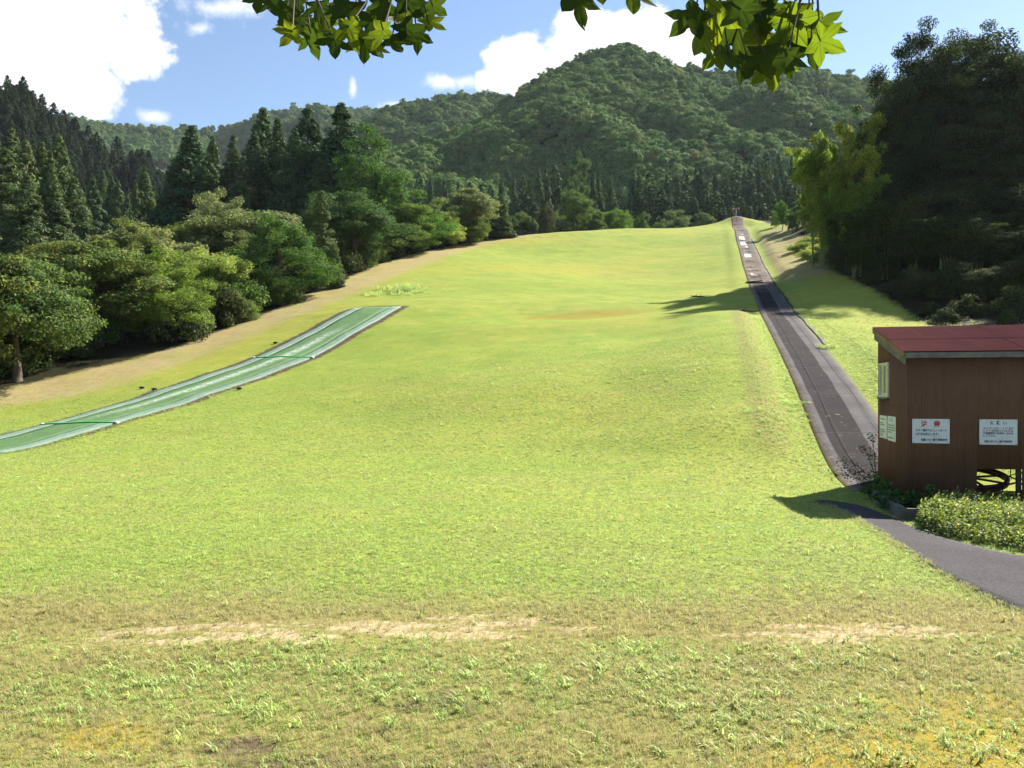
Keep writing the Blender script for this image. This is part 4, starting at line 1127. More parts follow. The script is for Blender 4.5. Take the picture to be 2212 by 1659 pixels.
sign((.095, -.012, .95), .603, .425, 'front', 'white caution notice with two big red characters, nearest the corner of the hut', [
    ('注', .14, .278, .12, .105, 'inkred', .004), ('意', .345, .278, .12, .105, 'inkred', .004),
    ('スキー場内での', .055, .202, .05, .265, 'ink', .0012), ('スノーボード', .33, .202, .05, .225, 'inkdull', .0012),
    ('の使用は禁止します。', .055, .135, .05, .37, 'ink', .0012), ('安蔵スキー場管理事務所', .14, .035, .05, .425, 'ink', .0012)])
sign((1.166, -.012, .94), .591, .435, 'front', 'white request notice above the wheel opening in the hut wall', [
    ('お', .165, .345, .07, .055, 'inkdull', .002), ('願', .265, .345, .07, .06, 'inkdull', .002), ('い', .37, .345, .07, .055, 'inkdull', .002),
    ('ゲレンデ（スキー・ソリ）及び', .06, .262, .042, .465, 'ink', .001), ('リフトを利用される方は', .06, .220, .042, .465, 'inkdull', .001),
    ('管理事務所で利用申し込みを', .06, .176, .042, .465, 'ink', .001), ('して下さい。', .06, .134, .042, .20, 'ink', .001), ('安蔵公園スキー場管理事務所', .075, .035, .042, .435, 'ink', .001)])
r = np.random.default_rng(3)
def smallprint(w, rows, x0=.06):
    out = []
    for z, ln in rows:
        x = x0
        while x < x0+ln:
            dx = r.uniform(.018, .034); out.append((x, z, min(x+dx, x0+ln), z + r.uniform(.016, .026))); x += dx + .008
    return out
sign((-.012, 2.41, .92), .74, .45, 'left', 'faded white notice under the window, further from the corner of the hut', [], smallprint(.74, [(.37, .5), (.29, .3), (.255, .42), (.16, .45), (.12, .5), (.08, .3), (.04, .25)]))
sign((-.012, 1.60, .91), .78, .47, 'left', 'faded white notice on the side wall nearer the corner of the hut', [('お', .2, .37, .07, .055, 'inkgrey', .001), ('願', .33, .37, .07, .06, 'inkgrey', .001), ('い', .47, .37, .07, .055, 'inkgrey', .001)],
     smallprint(.78, [(.29, .6), (.245, .62), (.20, .62), (.155, .35), (.05, .55)], .08))

# ------------------------------------------------------------------ planter, hedge and plants by the hut
M['concrete'] = simple_mat('concrete', (.11, .105, .10), .9, .2, .25, 4, .4)
c1, c2, c3 = _g2(1880, 1078), _g2(1946, 1124), _g2(2000, 1126)
pl = tag(empty('planter_kerb', (*c2, 0)), 'low concrete kerb around the planting at the corner of the hut', 'kerb')
for a_, b_ in ((c1, c2), (c2, c3)):
    dx, dy = b_[0]-a_[0], b_[1]-a_[1]; L = math.hypot(dx, dy)
    b = MB(); b.box((0, 0, -.1), (L, .09, .17)); q = link('kerb_stone', b.mesh('kerb_stone'), M['concrete'], pl)
    q.location = (a_[0]-c2[0] + (.002 if a_ == c2 else 0), a_[1]-c2[1], 0); q.rotation_euler = (0, 0, math.atan2(dy, dx))
LM['hedge'] = leaf_mat('leaf_hedge', (.075, .125, .034), (.145, .195, .062), (.30, .30, .13), .4, None, .6, .2)
LM['hedge_d'] = leaf_mat('leaf_plant', (.035, .07, .02), (.06, .10, .03), None, .35)
def make_hedge():
    r = np.random.default_rng(77)
    fr = np.array([_g2(*q) for q in ((1985,1140), (2040,1160), (2130,1182), (2225,1198))] + [(8.3, 9.5)])
    bk = np.array([(6.6, 13.6), (7.2, 13.1), (7.8, 12.7), (8.4, 12.4), (9.6, 11.9)])
    n = 26000
    a, c = r.uniform(0, 1, n), r.uniform(0, 1, n)
    k = np.arange(5)/4
    f = np.stack([np.interp(a, k, fr[:, i]) for i in (0, 1)], 1); g = np.stack([np.interp(a, k, bk[:, i]) for i in (0, 1)], 1)
    XY = f*(1-c)[:, None] + g*c[:, None]
    edge = np.minimum(np.minimum(c*3.2, (1-c)*5), np.minimum(a*7+.15, 1))
    top = .25*np.clip(edge, 0, 1)**.5*(1 + .16*vnoise(XY[:, 0]*2.2, XY[:, 1]*2.2, 5) + .12*vnoise(XY[:, 0]*6, XY[:, 1]*6, 8)) + .03
    z = top*(1 - .9*r.uniform(0, 1, n)**2.6)
    C = np.stack([XY[:, 0], XY[:, 1], z], 1) + r.normal(size=(n, 3))*[.02, .02, .015]
    N = np.array([0, 0, .8]) + r.normal(size=(n, 3))*.55
    V1, Q1 = leaf_quads(C, N, .055*r.uniform(.6, 1.4, n), .028*r.uniform(.7, 1.3, n), r)
    # upright young shoots
    ns = 420; pick = r.integers(0, n, ns)
    sx = C[pick]; ht = top[pick]; Vs, Qs, o_ = [V1], [Q1], len(V1)
    for i in range(ns):
        hgt = r.uniform(.05, .16); m_ = 9
        zz = np.linspace(0, hgt, m_)
        ln = r.normal(size=2)*.15
        cc = np.stack([sx[i, 0] + ln[0]*zz, sx[i, 1] + ln[1]*zz, ht[i]-.02 + zz], 1)
        aa = np.arange(m_)*2.4; T = np.stack([np.cos(aa), np.sin(aa), np.full(m_, .7)], 1)
        cc = cc + T*.014
        V, Q = leaf_quads(cc, rand_unit(r, m_), .04, .02, r, T); Vs.append(V); Qs.append(Q + o_); o_ += len(V)
    fol = mesh_np('foliage', np.concatenate(Vs), np.concatenate(Qs))
    b = MB()
    for i in range(160):
        j = pick[i]; b.tube([(C[j, 0], C[j, 1], -.02), (C[j, 0]+r.normal()*.04, C[j, 1]+r.normal()*.04, top[j]*.8)], [.007, .003], 4, cap=False)
    return fol, b.mesh('stem')
hf, hs_ = make_hedge()
hedge = tag(empty('hedge', (0, 0, 0)), 'low clipped hedge with yellow green shoots in front of the hut', 'hedge')
link('foliage', hf, LM['hedge'], hedge); link('stem', hs_, M['bark'], hedge)
# soft plants in the planter
KIND['plant'] = [(*make_bush(160+s, .35, .5, 900, .075, 12), .5, .8) for s in range(2)]
for i, (u, v, hh) in enumerate([(1893,1082,.34), (1912,1092,.42), (1930,1101,.36), (1948,1108,.40), (1966,1110,.42), (1985,1112,.40), (1902,1078,.5), (2003,1108,.5), (1958,1096,.30)]):
    x, y, z = ground(u, v)
    plant('plant', x, y, z+hh, .62, 'hedge_d', 'soft green plant in the kerbed bed against the hut', 'plant', 'plants in the bed by the hut', name='garden_plant')
# arching wild spray at the back corner of the hut
def spray_plant():
    r = np.random.default_rng(15); b = MB(); Vs, Qs, o_ = [], [], 0
    for (dx, dy, hh, ln) in ((-.75, -.1, .62, 1), (-.6, .15, .45, .8), (-.35, -.1, .85, .7), (-.1, 0, 1.05, .5), (-.8, .1, .35, .9)):
        s = np.linspace(0, 1, 10); pts = np.stack([dx*s**1.5, dy*s, hh*(s*1.5 - .5*s**3)], 1)
        b.tube(pts, list(.008*(1-.7*s)), 4)
        m_ = 110; f = r.uniform(.25, 1, m_); C = np.stack([np.interp(f, s, pts[:, i]) for i in range(3)], 1) + r.normal(size=(m_, 3))*.04
        V, Q = leaf_quads(C, [0, 0, .6] + r.normal(size=(m_, 3))*.5, .052*r.uniform(.7, 1.3, m_), .024, r); Vs.append(V); Qs.append(Q+o_); o_ += len(V)
    return mesh_np('foliage', np.concatenate(Vs), np.concatenate(Qs)), b.mesh('stem')
x, y, z = ground(1893, 1066)
sf, st_ = spray_plant()
wp = tag(empty('wild_shrub', (x, y, z)), 'arching wild shrub leaning out from the back corner of the hut over the track', 'shrub')
link('foliage', sf, LM['hedge_d'], wp); link('stem', st_, M['bark'], wp)

# ------------------------------------------------------------------ small things lying about
M['deadwood'] = simple_mat('dead_wood', (.05, .042, .036), .9, .2, .3, 10, .5)
M['rubber'] = simple_mat('black_rubber', (.03, .03, .03), .8)
def branch(u, v, L, label, rz=0.2):
    x, y, z = ground(u, v); r = np.random.default_rng(int(u)); b = MB()
    pts = np.array([(-L/2, 0, .05), (-L*.2, .06, .13), (L*.15, -.03, .10), (L/2, .05, .12)]); b.tube(pts, [.03, .06, .05, .02], 6)
    for k in range(4): b.tube([pts[1 + k % 2], pts[1 + k % 2] + [r.uniform(-.4, .4), r.uniform(-.3, .3), r.uniform(.0, .25)]], [.03, .008], 5)
    o = link('fallen_branch', b.mesh('fallen_branch', True), M['deadwood'], None, (x, y, z)); o.rotation_euler = (0, 0, rz); tag(o, label, 'branch')
branch(1616, 676, 1.6, 'dark fallen branch on the lawn beside the shaded part of the track')
branch(735, 610, .9, 'short dark log on the mown strip near the juniper', .1)
branch(1507, 644, 1.0, 'thin dead stick on the lawn left of the tree shadow', .02)
x, y, z = ground(1625, 612)
b = MB(); b.box((-.9, -.12, .0), (.5, .10, .05)); b.tube([(-.9, .1, .06), (.4, -.05, .16)], .05, 6)
tag(link('broken_plank', b.mesh('broken_plank'), M['rubber'], None, (x+.4, y, z+.04)), 'black broken board lying across the upper lift track', 'board')
for i, (u, v, lab) in enumerate([(333, 843, 'dark lump beside the mat halfway along its far edge'), (595, 743, 'row end of dark lumps at the far edge of the mat near the upper strap'), (516, 842, 'black triangular lump on the near edge of the mat'), (306, 840, 'small dark lump on the soil beside the far edge of the mat')]):
    x, y, z = ground(u, v); r = np.random.default_rng(i)
    bm = bmesh.new(); bmesh.ops.create_icosphere(bm, subdivisions=2, radius=.09)
    for vv in bm.verts: vv.co = Vector((vv.co.x*1.5, vv.co.y, max(-.05, vv.co.z*.6))) * r.uniform(.85, 1.15)
    me = bpy.data.meshes.new('sandbag'); bm.to_mesh(me); bm.free()
    tag(link('sandbag', me, M['rubber'], None, (x, y, z+.06)), lab, 'sandbag', 'weights beside the mat')

# ------------------------------------------------------------------ grass
def blade_mat(name, c1, c2, cdry):
    m, t = new_mat(name)
    oi = t.n('ShaderNodeObjectInfo'); g = t.n('ShaderNodeNewGeometry')
    dr = t.attr('dry', 'INSTANCER').outputs['Fac']
    col = t.mix(g.outputs['Random Per Island'], c1, c2)
    col = t.mix(t.math('MULTIPLY', dr, t.math('MULTIPLY_ADD', g.outputs['Random Per Island'], .4, .6), clamp=True), col, cdry)
    mv = t.n('ShaderNodeVectorMath', operation='SCALE'); t.l(col, mv.inputs[0]); t.l(t.math('MULTIPLY_ADD', oi.outputs['Random'], .5, .75), mv.inputs['Scale'])
    p = t.n('ShaderNodeBsdfPrincipled'); t.l(mv.outputs[0], p.inputs['Base Color']); p.inputs['Roughness'].default_value = .5; p.inputs['Specular IOR Level'].default_value = .3
    tr = t.n('ShaderNodeBsdfTranslucent'); t.l(mv.outputs[0], tr.inputs['Color'])
    mx = t.n('ShaderNodeMixShader', i_Fac=.45); t.l(p.outputs[0], mx.inputs[1]); t.l(tr.outputs[0], mx.inputs[2])
    t.l(mx.outputs[0], t.n('ShaderNodeOutputMaterial').inputs[0]); return m
M['blade'] = blade_mat('grass_blade', (.31, .43, .092), (.48, .55, .160), (.52, .39, .21))
M['weed'] = blade_mat('weed_blade', (.34, .50, .11), (.54, .66, .22), (.48, .42, .18))
def tuft(seed, nb, hgt, wid, spread, lean):
    r = np.random.default_rng(seed); V, Q, o_ = [], [], 0
    for k in range(nb):
        a = r.uniform(0, 6.28); d = np.array([math.cos(a), math.sin(a), 0]); sd = np.array([-d[1], d[0], 0])
        h_ = hgt*r.uniform(.55, 1.15); ln = lean*r.uniform(.3, 1.2)*h_; p0 = np.append(r.normal(size=2)*spread, 0)
        for j, s in enumerate((0, .4, .75, 1.0)):
            c = p0 + d*ln*s**1.8 + np.array([0, 0, h_*(s - .35*lean*s**3)]); w_ = wid*(1, .95, .6, .06)[j]/2
            V += [c - sd*w_, c + sd*w_]
        for j in range(3): Q.append((o_+2*j, o_+2*j+1, o_+2*j+3, o_+2*j+2))
        o_ += 8
    return mesh_np('tuft', np.array(V), np.array(Q))
TUFT = []
for s in range(4): q = tuft(500+s, 16, .040, .0042, .018, .8); q.materials.append(M['blade']); TUFT.append(q)       # 0-3 turf
for s in range(3): q = tuft(520+s, 9, .075, .0085, .012, 1.1); q.materials.append(M['weed']); TUFT.append(q)        # 4-6 broad weeds
for s in range(2): q = tuft(530+s, 14, .075, .0022, .015, .7); q.materials.append(M['blade']); TUFT.append(q)       # 7-8 wiry dry
for s in range(2): q = tuft(540+s, 40, .30, .012, .10, .7); q.materials.append(M['weed']); TUFT.append(q)           # 9-10 tall clump
def grass():
    r = np.random.default_rng(99); P_, R_, S_, I_, D_ = [], [], [], [], []
    def put(x, y, idx, sc, dry):
        n = len(x); P_.append(np.stack([x, y, H(x, y) - .004], 1)); R_.append(np.stack([r.normal(size=n)*.12, r.normal(size=n)*.12, r.uniform(0, 6.28, n)], 1))
        S_.append(np.stack([sc, sc, sc*r.uniform(.7, 1.2, n)], 1)); I_.append(idx); D_.append(np.clip(dry, 0, 1))
    # foreground to about 14 m
    bands = [(2.6, 6, 1750), (6, 10, 1300), (10, 17, 800), (17, 28, 330), (28, 44, 110)]
    fd = lambda q: np.minimum(1750, 1750*(6.0/np.maximum(q, 6))**1.75) * (1 - sstep(30, 44, q))
    for y0, y1, dn in bands:
        hw = y1*.62 + 1.7; n = int((y1-y0)*2*hw*dn)
        x, y = r.uniform(-hw, hw, n), r.uniform(y0, y1, n)
        ok = r.uniform(0, 1, n)*dn < fd(y); x, y = x[ok], y[ok]; n = len(x)
        k = masks(x, y); s = k['strk']
        on = (np.abs(s) > 1.03) | (y < 15.7)
        inpath = (dist_poly(x, y, PATH_L) > -.02) & (dist_poly(x, y, PATH_R) < .02) & (x > 3.4)
        hutl = ((x-HO[0])*.972 - (y-HO[1])*.233, (x-HO[0])*.233 + (y-HO[1])*.972)
        inhut = (hutl[0] > -.05) & (hutl[1] > -.05) & (hutl[1] < DEP) 
        patch = fbm(x*1.3, y*1.3, 4, 4)
        bare = np.clip(k['bare']*.62 + k['soil']*.6 + k['moss']*.55 + .10*k['dryz'], 0, .93)
        keep = on & ~inpath & ~inhut & (r.uniform(0, 1, n) > bare)
        x, y, patch = x[keep], y[keep], patch[keep]; k = {a: b_[keep] for a, b_ in k.items()}; n = len(x)
        near = y < 6.5
        u_ = r.uniform(0, 1, n)
        weedp = np.where(near, .035 + .13*sstep(-.1, .6, patch), .012)
        dryp = np.where(near, .20 + .35*sstep(.2, -.5, patch), .05 + .45*np.clip(k['dryz'], 0, 1)) + .35*np.clip(k['bare'], 0, 1)
        idx = np.where(u_ < weedp, 4 + r.integers(0, 3, n), np.where(u_ < weedp + dryp, 7 + r.integers(0, 2, n), r.integers(0, 4, n)))
        sc = r.uniform(.6, 1.25, n) * (1 + .5*sstep(8, 30, y)) * np.where(near, .72, .80)
        sc = np.where((idx >= 4) & (idx < 7), sc*r.uniform(.7, 1.5, n), sc)
        dry = np.where(idx >= 7, .9, np.clip(np.where(near, .25, .75)*k['dryz'] + .25*(vnoise(x*.8, y*.8, 12) > .2) + r.normal(size=n)*.12, 0, 1))
        put(x, y, idx, sc, dry)
    # rough grass beside the track and round the bank, and weeds in the turf
    n = 2600; y = r.uniform(18, 46, n); sd = r.uniform(0, 1, n) < .6
    x = track_x(y) + np.where(sd, -1.05 - np.abs(r.normal(size=n))*.5, 1.1 + np.abs(r.normal(size=n))*1.2)
    put(x, y, 4 + r.integers(0, 3, n), r.uniform(.6, 1.3, n), r.uniform(0, .5, n))
    for (u, v, c, sp, sc) in ((1700, 872, 14, .3, .55), (1702, 888, 12, .3, .5), (1692, 905, 14, .4, .5), (1690, 915, 10, .3, .45), (875, 628, 30, 1.1, 2.0), (850, 636, 16, 1.0, 1.3), (915, 632, 12, .9, 1.1), (1797, 752, 8, .2, .9), (2195, 1190, 8, .10, .35), (2110, 1176, 6, .10, .3), (1985, 1140, 8, .10, .3), (2160, 1186, 6, .10, .3)):
        x0, y0, _ = ground(u, v); put(x0 + r.normal(size=c)*sp, y0 + r.normal(size=c)*sp*.7, 9 + r.integers(0, 2, c), r.uniform(.6, 1.2, c)*sc, r.uniform(0, .35, c))
    n = 5200; y = r.uniform(21, 50, n); x = track_x(y) + 1.25 + np.abs(r.uniform(0, 1, n))**1.4*8.5
    kp = fbm(x/2.2, y/2.2, 71, 3) > -.25; x, y = x[kp], y[kp]; n = len(x)
    put(x, y, np.where(r.uniform(0, 1, n) < .35, 4 + r.integers(0, 3, n), r.integers(0, 4, n)), r.uniform(.8, 1.9, n), r.uniform(0, .5, n))
    # weed fringe along the asphalt
    q = np.array(PATH_L[:7]); sg = np.concatenate([[0], np.cumsum(np.hypot(*np.diff(q, axis=0).T))]); n = 900
    f = r.uniform(0, sg[-1], n); x, y = np.interp(f, sg, q[:, 0]) - np.abs(r.normal(size=n))*.06 + .03, np.interp(f, sg, q[:, 1])
    put(x, y, np.where(r.uniform(0, 1, n) < .5, 7, 0) + r.integers(0, 2, n), r.uniform(.6, 1.3, n), r.uniform(.2, .9, n))
    return gn_scatter('grass', np.concatenate(P_), np.concatenate(R_), np.concatenate(S_), np.concatenate(I_), TUFT, dry=np.concatenate(D_))
tag(grass(), kind='stuff')

# small stones in the worn strip
def stones():
    r = np.random.default_rng(8); pm = []
    M['stone'] = simple_mat('stone', (.30, .27, .23), .9, .1, .35, 30)
    for k in range(3):
        bm = bmesh.new(); bmesh.ops.create_icosphere(bm, subdivisions=1, radius=1)
        for v in bm.verts: v.co = Vector((v.co.x*1.3, v.co.y, v.co.z*.6))*r.uniform(.75, 1.2)
        me = bpy.data.meshes.new('stone'); bm.to_mesh(me); bm.free(); me.materials.append(M['stone']); pm.append(me)
    n = 420; x = np.where(r.uniform(0, 1, n) < .7, r.uniform(-3.4, .7, n), r.uniform(1.5, 3.6, n)); y = 6.75 + r.normal(size=n)*.35
    sc = .003 + .009*r.uniform(0, 1, n)**3
    tag(gn_scatter('gravel', np.stack([x, y, H(x, y) + sc*.2], 1), np.stack([np.zeros(n), np.zeros(n), r.uniform(0, 6.28, n)], 1), np.stack([sc]*3, 1), r.integers(0, 3, n), pm), kind='stuff')
stones()

# ------------------------------------------------------------------ the maple the photographer stands under
m, t = new_mat('maple_leaf')
g = t.n('ShaderNodeNewGeometry'); rp = g.outputs['Random Per Island']
col = t.mix(rp, (.022, .050, .008), (.042, .075, .012))
ntx = t.noise(35, 4, .6, t.pos())
col = t.mix(t.math('MULTIPLY', t.step(ntx, .45, .7), .3), col, (.09, .12, .02))
p = t.n('ShaderNodeBsdfPrincipled'); t.l(col, p.inputs['Base Color']); p.inputs['Roughness'].default_value = .6; p.inputs['Specular IOR Level'].default_value = .15
tr = t.n('ShaderNodeBsdfTranslucent'); uvm = t.n('ShaderNodeUVMap', uv_map='UVMap').outputs[0]; su = t.n('ShaderNodeSeparateXYZ'); t.l(uvm, su.inputs[0])
vein = None
for a0 in (-2.12, -1.02, 0, 1.02, 2.12):
    dx, dy = math.sin(a0), -math.cos(a0)
    al = t.math('ADD', t.math('MULTIPLY', su.outputs[0], dx), t.math('MULTIPLY', su.outputs[1], dy))
    cr = t.math('ABSOLUTE', t.math('SUBTRACT', t.math('MULTIPLY', su.outputs[0], dy), t.math('MULTIPLY', su.outputs[1], dx)))
    v1 = t.math('MULTIPLY', t.step(cr, .022, .006), t.math('GREATER_THAN', al, 0.0)); vein = v1 if vein is None else t.math('MAXIMUM', vein, v1)
thin = t.step(t.math('FRACT', t.math('MULTIPLY', rp, 17.3)), .54, .72)  # picks leaves at random for a sunlit glow; the rest painted as shaded
tcol = t.mix(thin, t.mix(rp, (.022, .045, .004), (.045, .075, .006)), t.mix(rp, (.13, .20, .008), (.22, .27, .012)))
t.l(t.mix(t.math('MULTIPLY', vein, .6), tcol, (.06, .085, .01)), tr.inputs['Color'])
mx = t.n('ShaderNodeMixShader', i_Fac=.55); t.l(p.outputs[0], mx.inputs[1]); t.l(tr.outputs[0], mx.inputs[2]); t.l(mx.outputs[0], t.n('ShaderNodeOutputMaterial').inputs[0])
M['maple'] = m
def maple_outline(r):
    """a five lobed leaf with long points, stalk at the origin, middle lobe along -Y"""
    lobes = [(-2.12, .60, .135), (-1.02, .86, .15), (0, 1.0, .165), (1.02, .86, .15), (2.12, .60, .135)]
    pts = []
    for a, ln, wd in lobes:
        ln *= r.uniform(.9, 1.1); a += r.uniform(-.1, .1)
        d = np.array([math.sin(a), -math.cos(a)]); n = np.array([d[1], -d[0]])
        prof = [(.44, 1.25), (.52, 1.38), (.60, 1.35), (.68, 1.15), (.77, .85), (.86, .48), (.93, .20)]
        jag = lambda: r.uniform(.94, 1.06)
        pts += [d*ln*s + n*wd*w_*jag() for s, w_ in prof] + [d*ln] + [d*ln*s - n*wd*w_*jag() for s, w_ in reversed(prof)]
    return np.array(pts)
def maple():
    r = np.random.default_rng(2)
    Vs, Fs, UVs, o_ = [], [], [], 0
    b = MB()
    leaves = []
    C1 = [(557,-14,52,.0),(618,22,58,-.5),(648,38,62,-.2),(632,62,50,-.4),(672,66,60,.2),(700,42,62,-.3),(722,80,58,.1),(752,52,62,.3),(762,14,60,-.1),(786,88,60,-.1),(800,34,62,.2),(828,58,58,-.3),(846,82,60,.25),(860,26,60,.1),(876,56,56,.5),(900,66,54,.3),(908,20,60,.6),(925,40,50,.8),(690,8,60,.1),(735,4,60,-.4),(822,2,58,.0),(880,-6,58,.4),(640,0,55,-.6),(775,70,50,-.6),(815,96,40,.0),(715,20,58,.5),(600,-6,55,-.8),(935,8,50,1.0)]
    C2 = [(1498,18,80,-.7),(1516,52,80,-.5),(1556,10,85,-.2),(1560,64,85,-.3),(1592,36,85,.1),(1604,92,82,.0),(1640,50,85,.2),(1652,100,80,.1),(1618,118,70,-.35),(1668,122,70,.15),(1690,70,80,.3),(1702,30,80,.5),(1742,50,78,.2),(1752,84,70,.1),(1768,36,72,.9),(1722,6,78,-.1),(1640,0,82,-.2),(1575,112,66,-.4),(1548,96,60,-.6),(1772,72,70,1.1),(1700,105,60,.0),(1600,4,80,.4),(1672,12,80,-.5)]
    C3 = [(1245,-12,82,.1),(1366,-22,80,-.05),(1300,-40,75,.2),(1195,-35,40,-.2),(1425,-40,60,.3)]
    for cl, dm in ((C1, 1.62), (C2, 1.52), (C3, 1.45)):
        for (u, v, sz, an) in cl: leaves.append((u, v + {1.62: 6, 1.52: 16, 1.45: 2}[dm], sz*.95, an, dm + r.uniform(-.14, .14), True))
    hubs = [np.array(P(u, v, d)) for u, v, d in ((640,-60,1.62), (760,-70,1.66), (880,-70,1.6), (1540,-70,1.5), (1650,-80,1.55), (1760,-70,1.5), (1290,-90,1.45))]
    def add_leaf(c, size, an, yaw, pitch):
        nonlocal o_
        ol = maple_outline(r)*size; n = len(ol)
        rr = np.linalg.norm(ol, axis=1)/size
        curl = r.uniform(.05, .5)
        z = -curl*size*rr**2 + r.uniform(.03, .10)*size*np.cos(np.arctan2(ol[:, 0], -ol[:, 1])*5.0)*(rr > .35)
        # leaf blade: centre, inner ring, outline
        inner = ol*.5; zi = -curl*size*(rr*.5)**2 - .02*size
        V = np.concatenate([[[0, 0, 0]], np.stack([inner[:, 0], zi, inner[:, 1]], 1), np.stack([ol[:, 0], z, ol[:, 1]], 1)])
        Rm = np.array(Matrix.Rotation(yaw, 3, 'Z') @ Matrix.Rotation(pitch, 3, 'X') @ Matrix.Rotation(an, 3, 'Y'))
        UVs.append(np.concatenate([[[0, 0]], inner/size, ol/size])); V = V @ Rm.T + c
        f = []
        for i in range(n):
            j = (i+1) % n
            f.append((0, 1+i, 1+j, 1+j)); f.append((1+i, 1+n+i, 1+n+j, 1+j))
        Vs.append(V); Fs.append([tuple(q + o_ for q in (x if x[2] != x[3] else x[:3])) for x in f]); o_ += len(V)
    for (u, v, sz, an, d, vis) in leaves:
        c = np.array(P(u, v, d)); size = sz/F*d
        add_leaf(c, size, -an + r.uniform(-.15, .15), r.uniform(-.7, .7), r.uniform(-.55, .35))
        hb = hubs[int(np.argmin([np.linalg.norm(c - q) for q in hubs]))]
        mid = c*.55 + hb*.45 + np.array([0, 0, .02])
        b.tube([c, mid, hb], [.0014, .0017, .0026], 5)
    # unseen crown leaves above the picture, added to shade the hanging clusters
    for k in range(620):
        c = np.array([r.uniform(-1.6, 2.4), r.uniform(-.6, 2.3), r.uniform(0, .9)])
        c[2] += max(2.72, 1.9 + .50*max(c[1], .3)) + .05
        add_leaf(c, r.uniform(.05, .075), r.uniform(-1.2, 1.2), r.uniform(0, 6.28), r.uniform(-1.2, .3))
    T0 = np.array([1.6, -1.9, -.1])
    crotch = np.array([1.5, -1.7, 2.5])
    tr_ = MB(); tr_.tube([T0, T0*[1, 1, 0] + [0, .05, 1.2], crotch, [1.2, -1.2, 4.6]], [.16, .13, .11, .04], 12)
    for hb in hubs:
        up = hb + [0, -.1, .45]
        b.tube([crotch, (crotch+up)/2 + [0, 0, .55], up, hb + [0, 0, .12], hb], [.035, .022, .010, .005, .003], 7)
    me = bpy.data.meshes.new('foliage'); me.from_pydata(np.concatenate(Vs).tolist(), [], [q for g_ in Fs for q in g_]); me.update()
    uvl = me.uv_layers.new(name='UVMap'); li = np.empty(len(me.loops), dtype=np.int32); me.loops.foreach_get('vertex_index', li)
    uvl.data.foreach_set('uv', np.concatenate(UVs)[li].astype(np.float32).ravel())
    mt = tag(empty('maple_tree', (1.6, -1.9, 0)), 'maple with lobed green leaves hanging into the top of the view', 'tree')
    for nm, ms, ma in (('foliage', me, M['maple']), ('branch', b.mesh('branch', True), M['bark']), ('trunk', tr_.mesh('trunk', True), M['bark'])):
        adopt(link(nm, ms, ma), mt)
maple()

# ------------------------------------------------------------------ sky, sun, camera
SUN = Vector((.96, .93, 1.0)).normalized()
el = math.asin(SUN.z); az = math.atan2(SUN.x, SUN.y)
w = bpy.data.worlds.new('World'); scene.world = w; w.use_nodes = True
t = NT(w)
sky = t.n('ShaderNodeTexSky', sky_type='NISHITA', sun_disc=False, sun_elevation=el, sun_rotation=az, altitude=200, air_density=1.0, dust_density=.15, ozone_density=2.2)
tc = t.n('ShaderNodeTexCoord').outputs['Generated']
sp = t.n('ShaderNodeSeparateXYZ'); t.l(tc, sp.inputs[0])
yy_ = t.math('MAXIMUM', sp.outputs[1], .05)
a_ = t.math('DIVIDE', sp.outputs[0], yy_); b_ = t.math('DIVIDE', sp.outputs[2], yy_)
cv = t.n('ShaderNodeCombineXYZ'); t.l(a_, cv.inputs[0]); t.l(b_, cv.inputs[1])
nA = t.noise(8, 10, .63, cv.outputs[0], .15); nB = t.noise(34, 5, .6, cv.outputs[0])
fld = None; soft = None
def blob(u, v, ru, rv):
    dx = t.math('DIVIDE', t.math('SUBTRACT', a_, (u-CX)/F), ru/F); dy = t.math('DIVIDE', t.math('SUBTRACT', b_, (V0-v)/F), rv/F)
    return t.math('SUBTRACT', 1.0, t.math('SQRT', t.math('ADD', t.math('MULTIPLY', dx, dx), t.math('MULTIPLY', dy, dy))))
for q in ((60,10,330,170), (80,150,190,110), (205,205,75,75), (300,120,85,75), (-200,120,260,220), (1330,130,200,125), (1120,140,95,72), (1265,55,90,62), (1420,75,95,62), (1200,185,150,60), (1075,170,60,45)):
    v_ = blob(*q); fld = v_ if fld is None else t.math('MAXIMUM', fld, v_)
for q in ((480,15,170,50), (955,176,60,24), (1010,175,55,25), (763,188,12,28), (865,228,40,14), (330,250,60,22), (420,60,70,30)):
    v_ = blob(*q); soft = v_ if soft is None else t.math('MAXIMUM', soft, v_)
nz = t.math('ADD', t.math('MULTIPLY', t.math('SUBTRACT', nA, .5), 2.0), t.math('MULTIPLY', t.math('SUBTRACT', nB, .5), .7))
dens = t.step(t.math('ADD', fld, nz), .0, .30)
dsoft = t.math('MULTIPLY', t.step(t.math('ADD', soft, t.math('MULTIPLY', nz, 1.9)), .1, 1.1), .8)
cl = t.math('MAXIMUM', dens, dsoft)
cl = t.math('MULTIPLY', cl, t.step(sp.outputs[1], .05, .15))
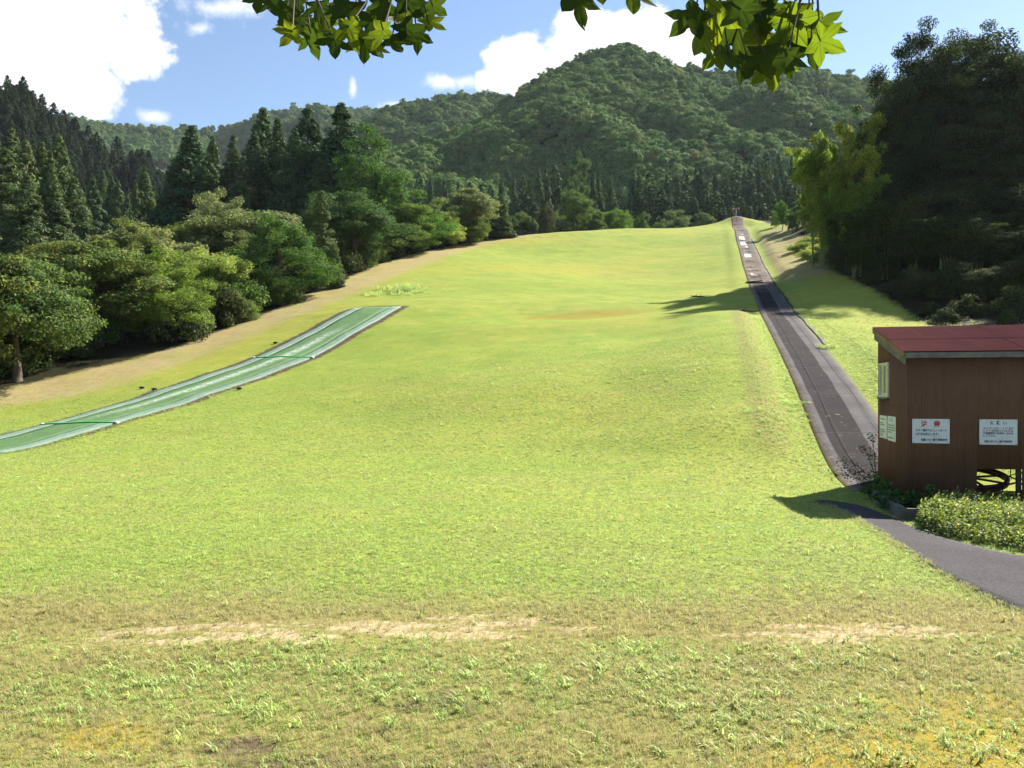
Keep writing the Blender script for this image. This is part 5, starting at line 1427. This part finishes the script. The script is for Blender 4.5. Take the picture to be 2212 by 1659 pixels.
bg = t.n('ShaderNodeBackground', i_Strength=.055); t.l(sky.outputs[0], bg.inputs[0])
bc = t.n('ShaderNodeBackground'); t.l(t.mix(t.step(t.noise(5, 4, .5, cv.outputs[0]), .45, .75), (1, 1, 1), (.86, .89, .95)), bc.inputs[0]); bc.inputs[1].default_value = .40
mx = t.n('ShaderNodeMixShader'); t.l(cl, mx.inputs[0]); t.l(bg.outputs[0], mx.inputs[1]); t.l(bc.outputs[0], mx.inputs[2])
t.l(mx.outputs[0], t.n('ShaderNodeOutputWorld').inputs[0])

m = bpy.data.materials.new('haze'); m.use_nodes = True; t = NT(m)
pv = t.n('ShaderNodeVolumePrincipled'); pv.inputs['Color'].default_value = (.80, .88, 1, 1); pv.inputs['Density'].default_value = HAZE; pv.inputs['Anisotropy'].default_value = .2
t.l(pv.outputs[0], t.n('ShaderNodeOutputMaterial').inputs['Volume'])
if HAZE > 0:
    b = MB(); b.box((-1400, -260, -14), (1400, 1400, 330)); tag(link('haze', b.mesh('haze'), m), kind='stuff')

sl = bpy.data.lights.new('sun', 'SUN'); sl.energy = 4.6; sl.angle = rad(.53); sl.color = (1, .955, .87)
so = bpy.data.objects.new('sun', sl); COL.objects.link(so); so.rotation_euler = SUN.to_track_quat('Z', 'Y').to_euler(); so.location = (30, 30, 60)

cam = bpy.data.cameras.new('camera'); co = bpy.data.objects.new('camera', cam); COL.objects.link(co)
co.location = (0, 0, CZ); co.rotation_euler = (math.pi/2, 0, 0)
cam.sensor_width = 36; cam.lens = F/2212*36; cam.shift_y = (V0 - 829.5)/2212
cam.clip_start = .05; cam.clip_end = 6000
scene.camera = co
scene.view_settings.view_transform = 'Standard'; scene.view_settings.look = 'None'
scene.view_settings.exposure = 1.7; scene.view_settings.gamma = 1.0
cy = scene.cycles
cy.use_denoising = True
cy.max_bounces = 6; cy.diffuse_bounces = 3; cy.glossy_bounces = 2; cy.transmission_bounces = 4; cy.transparent_max_bounces = 4
cy.caustics_reflective = False; cy.caustics_refractive = False
cy.sample_clamp_indirect = 4
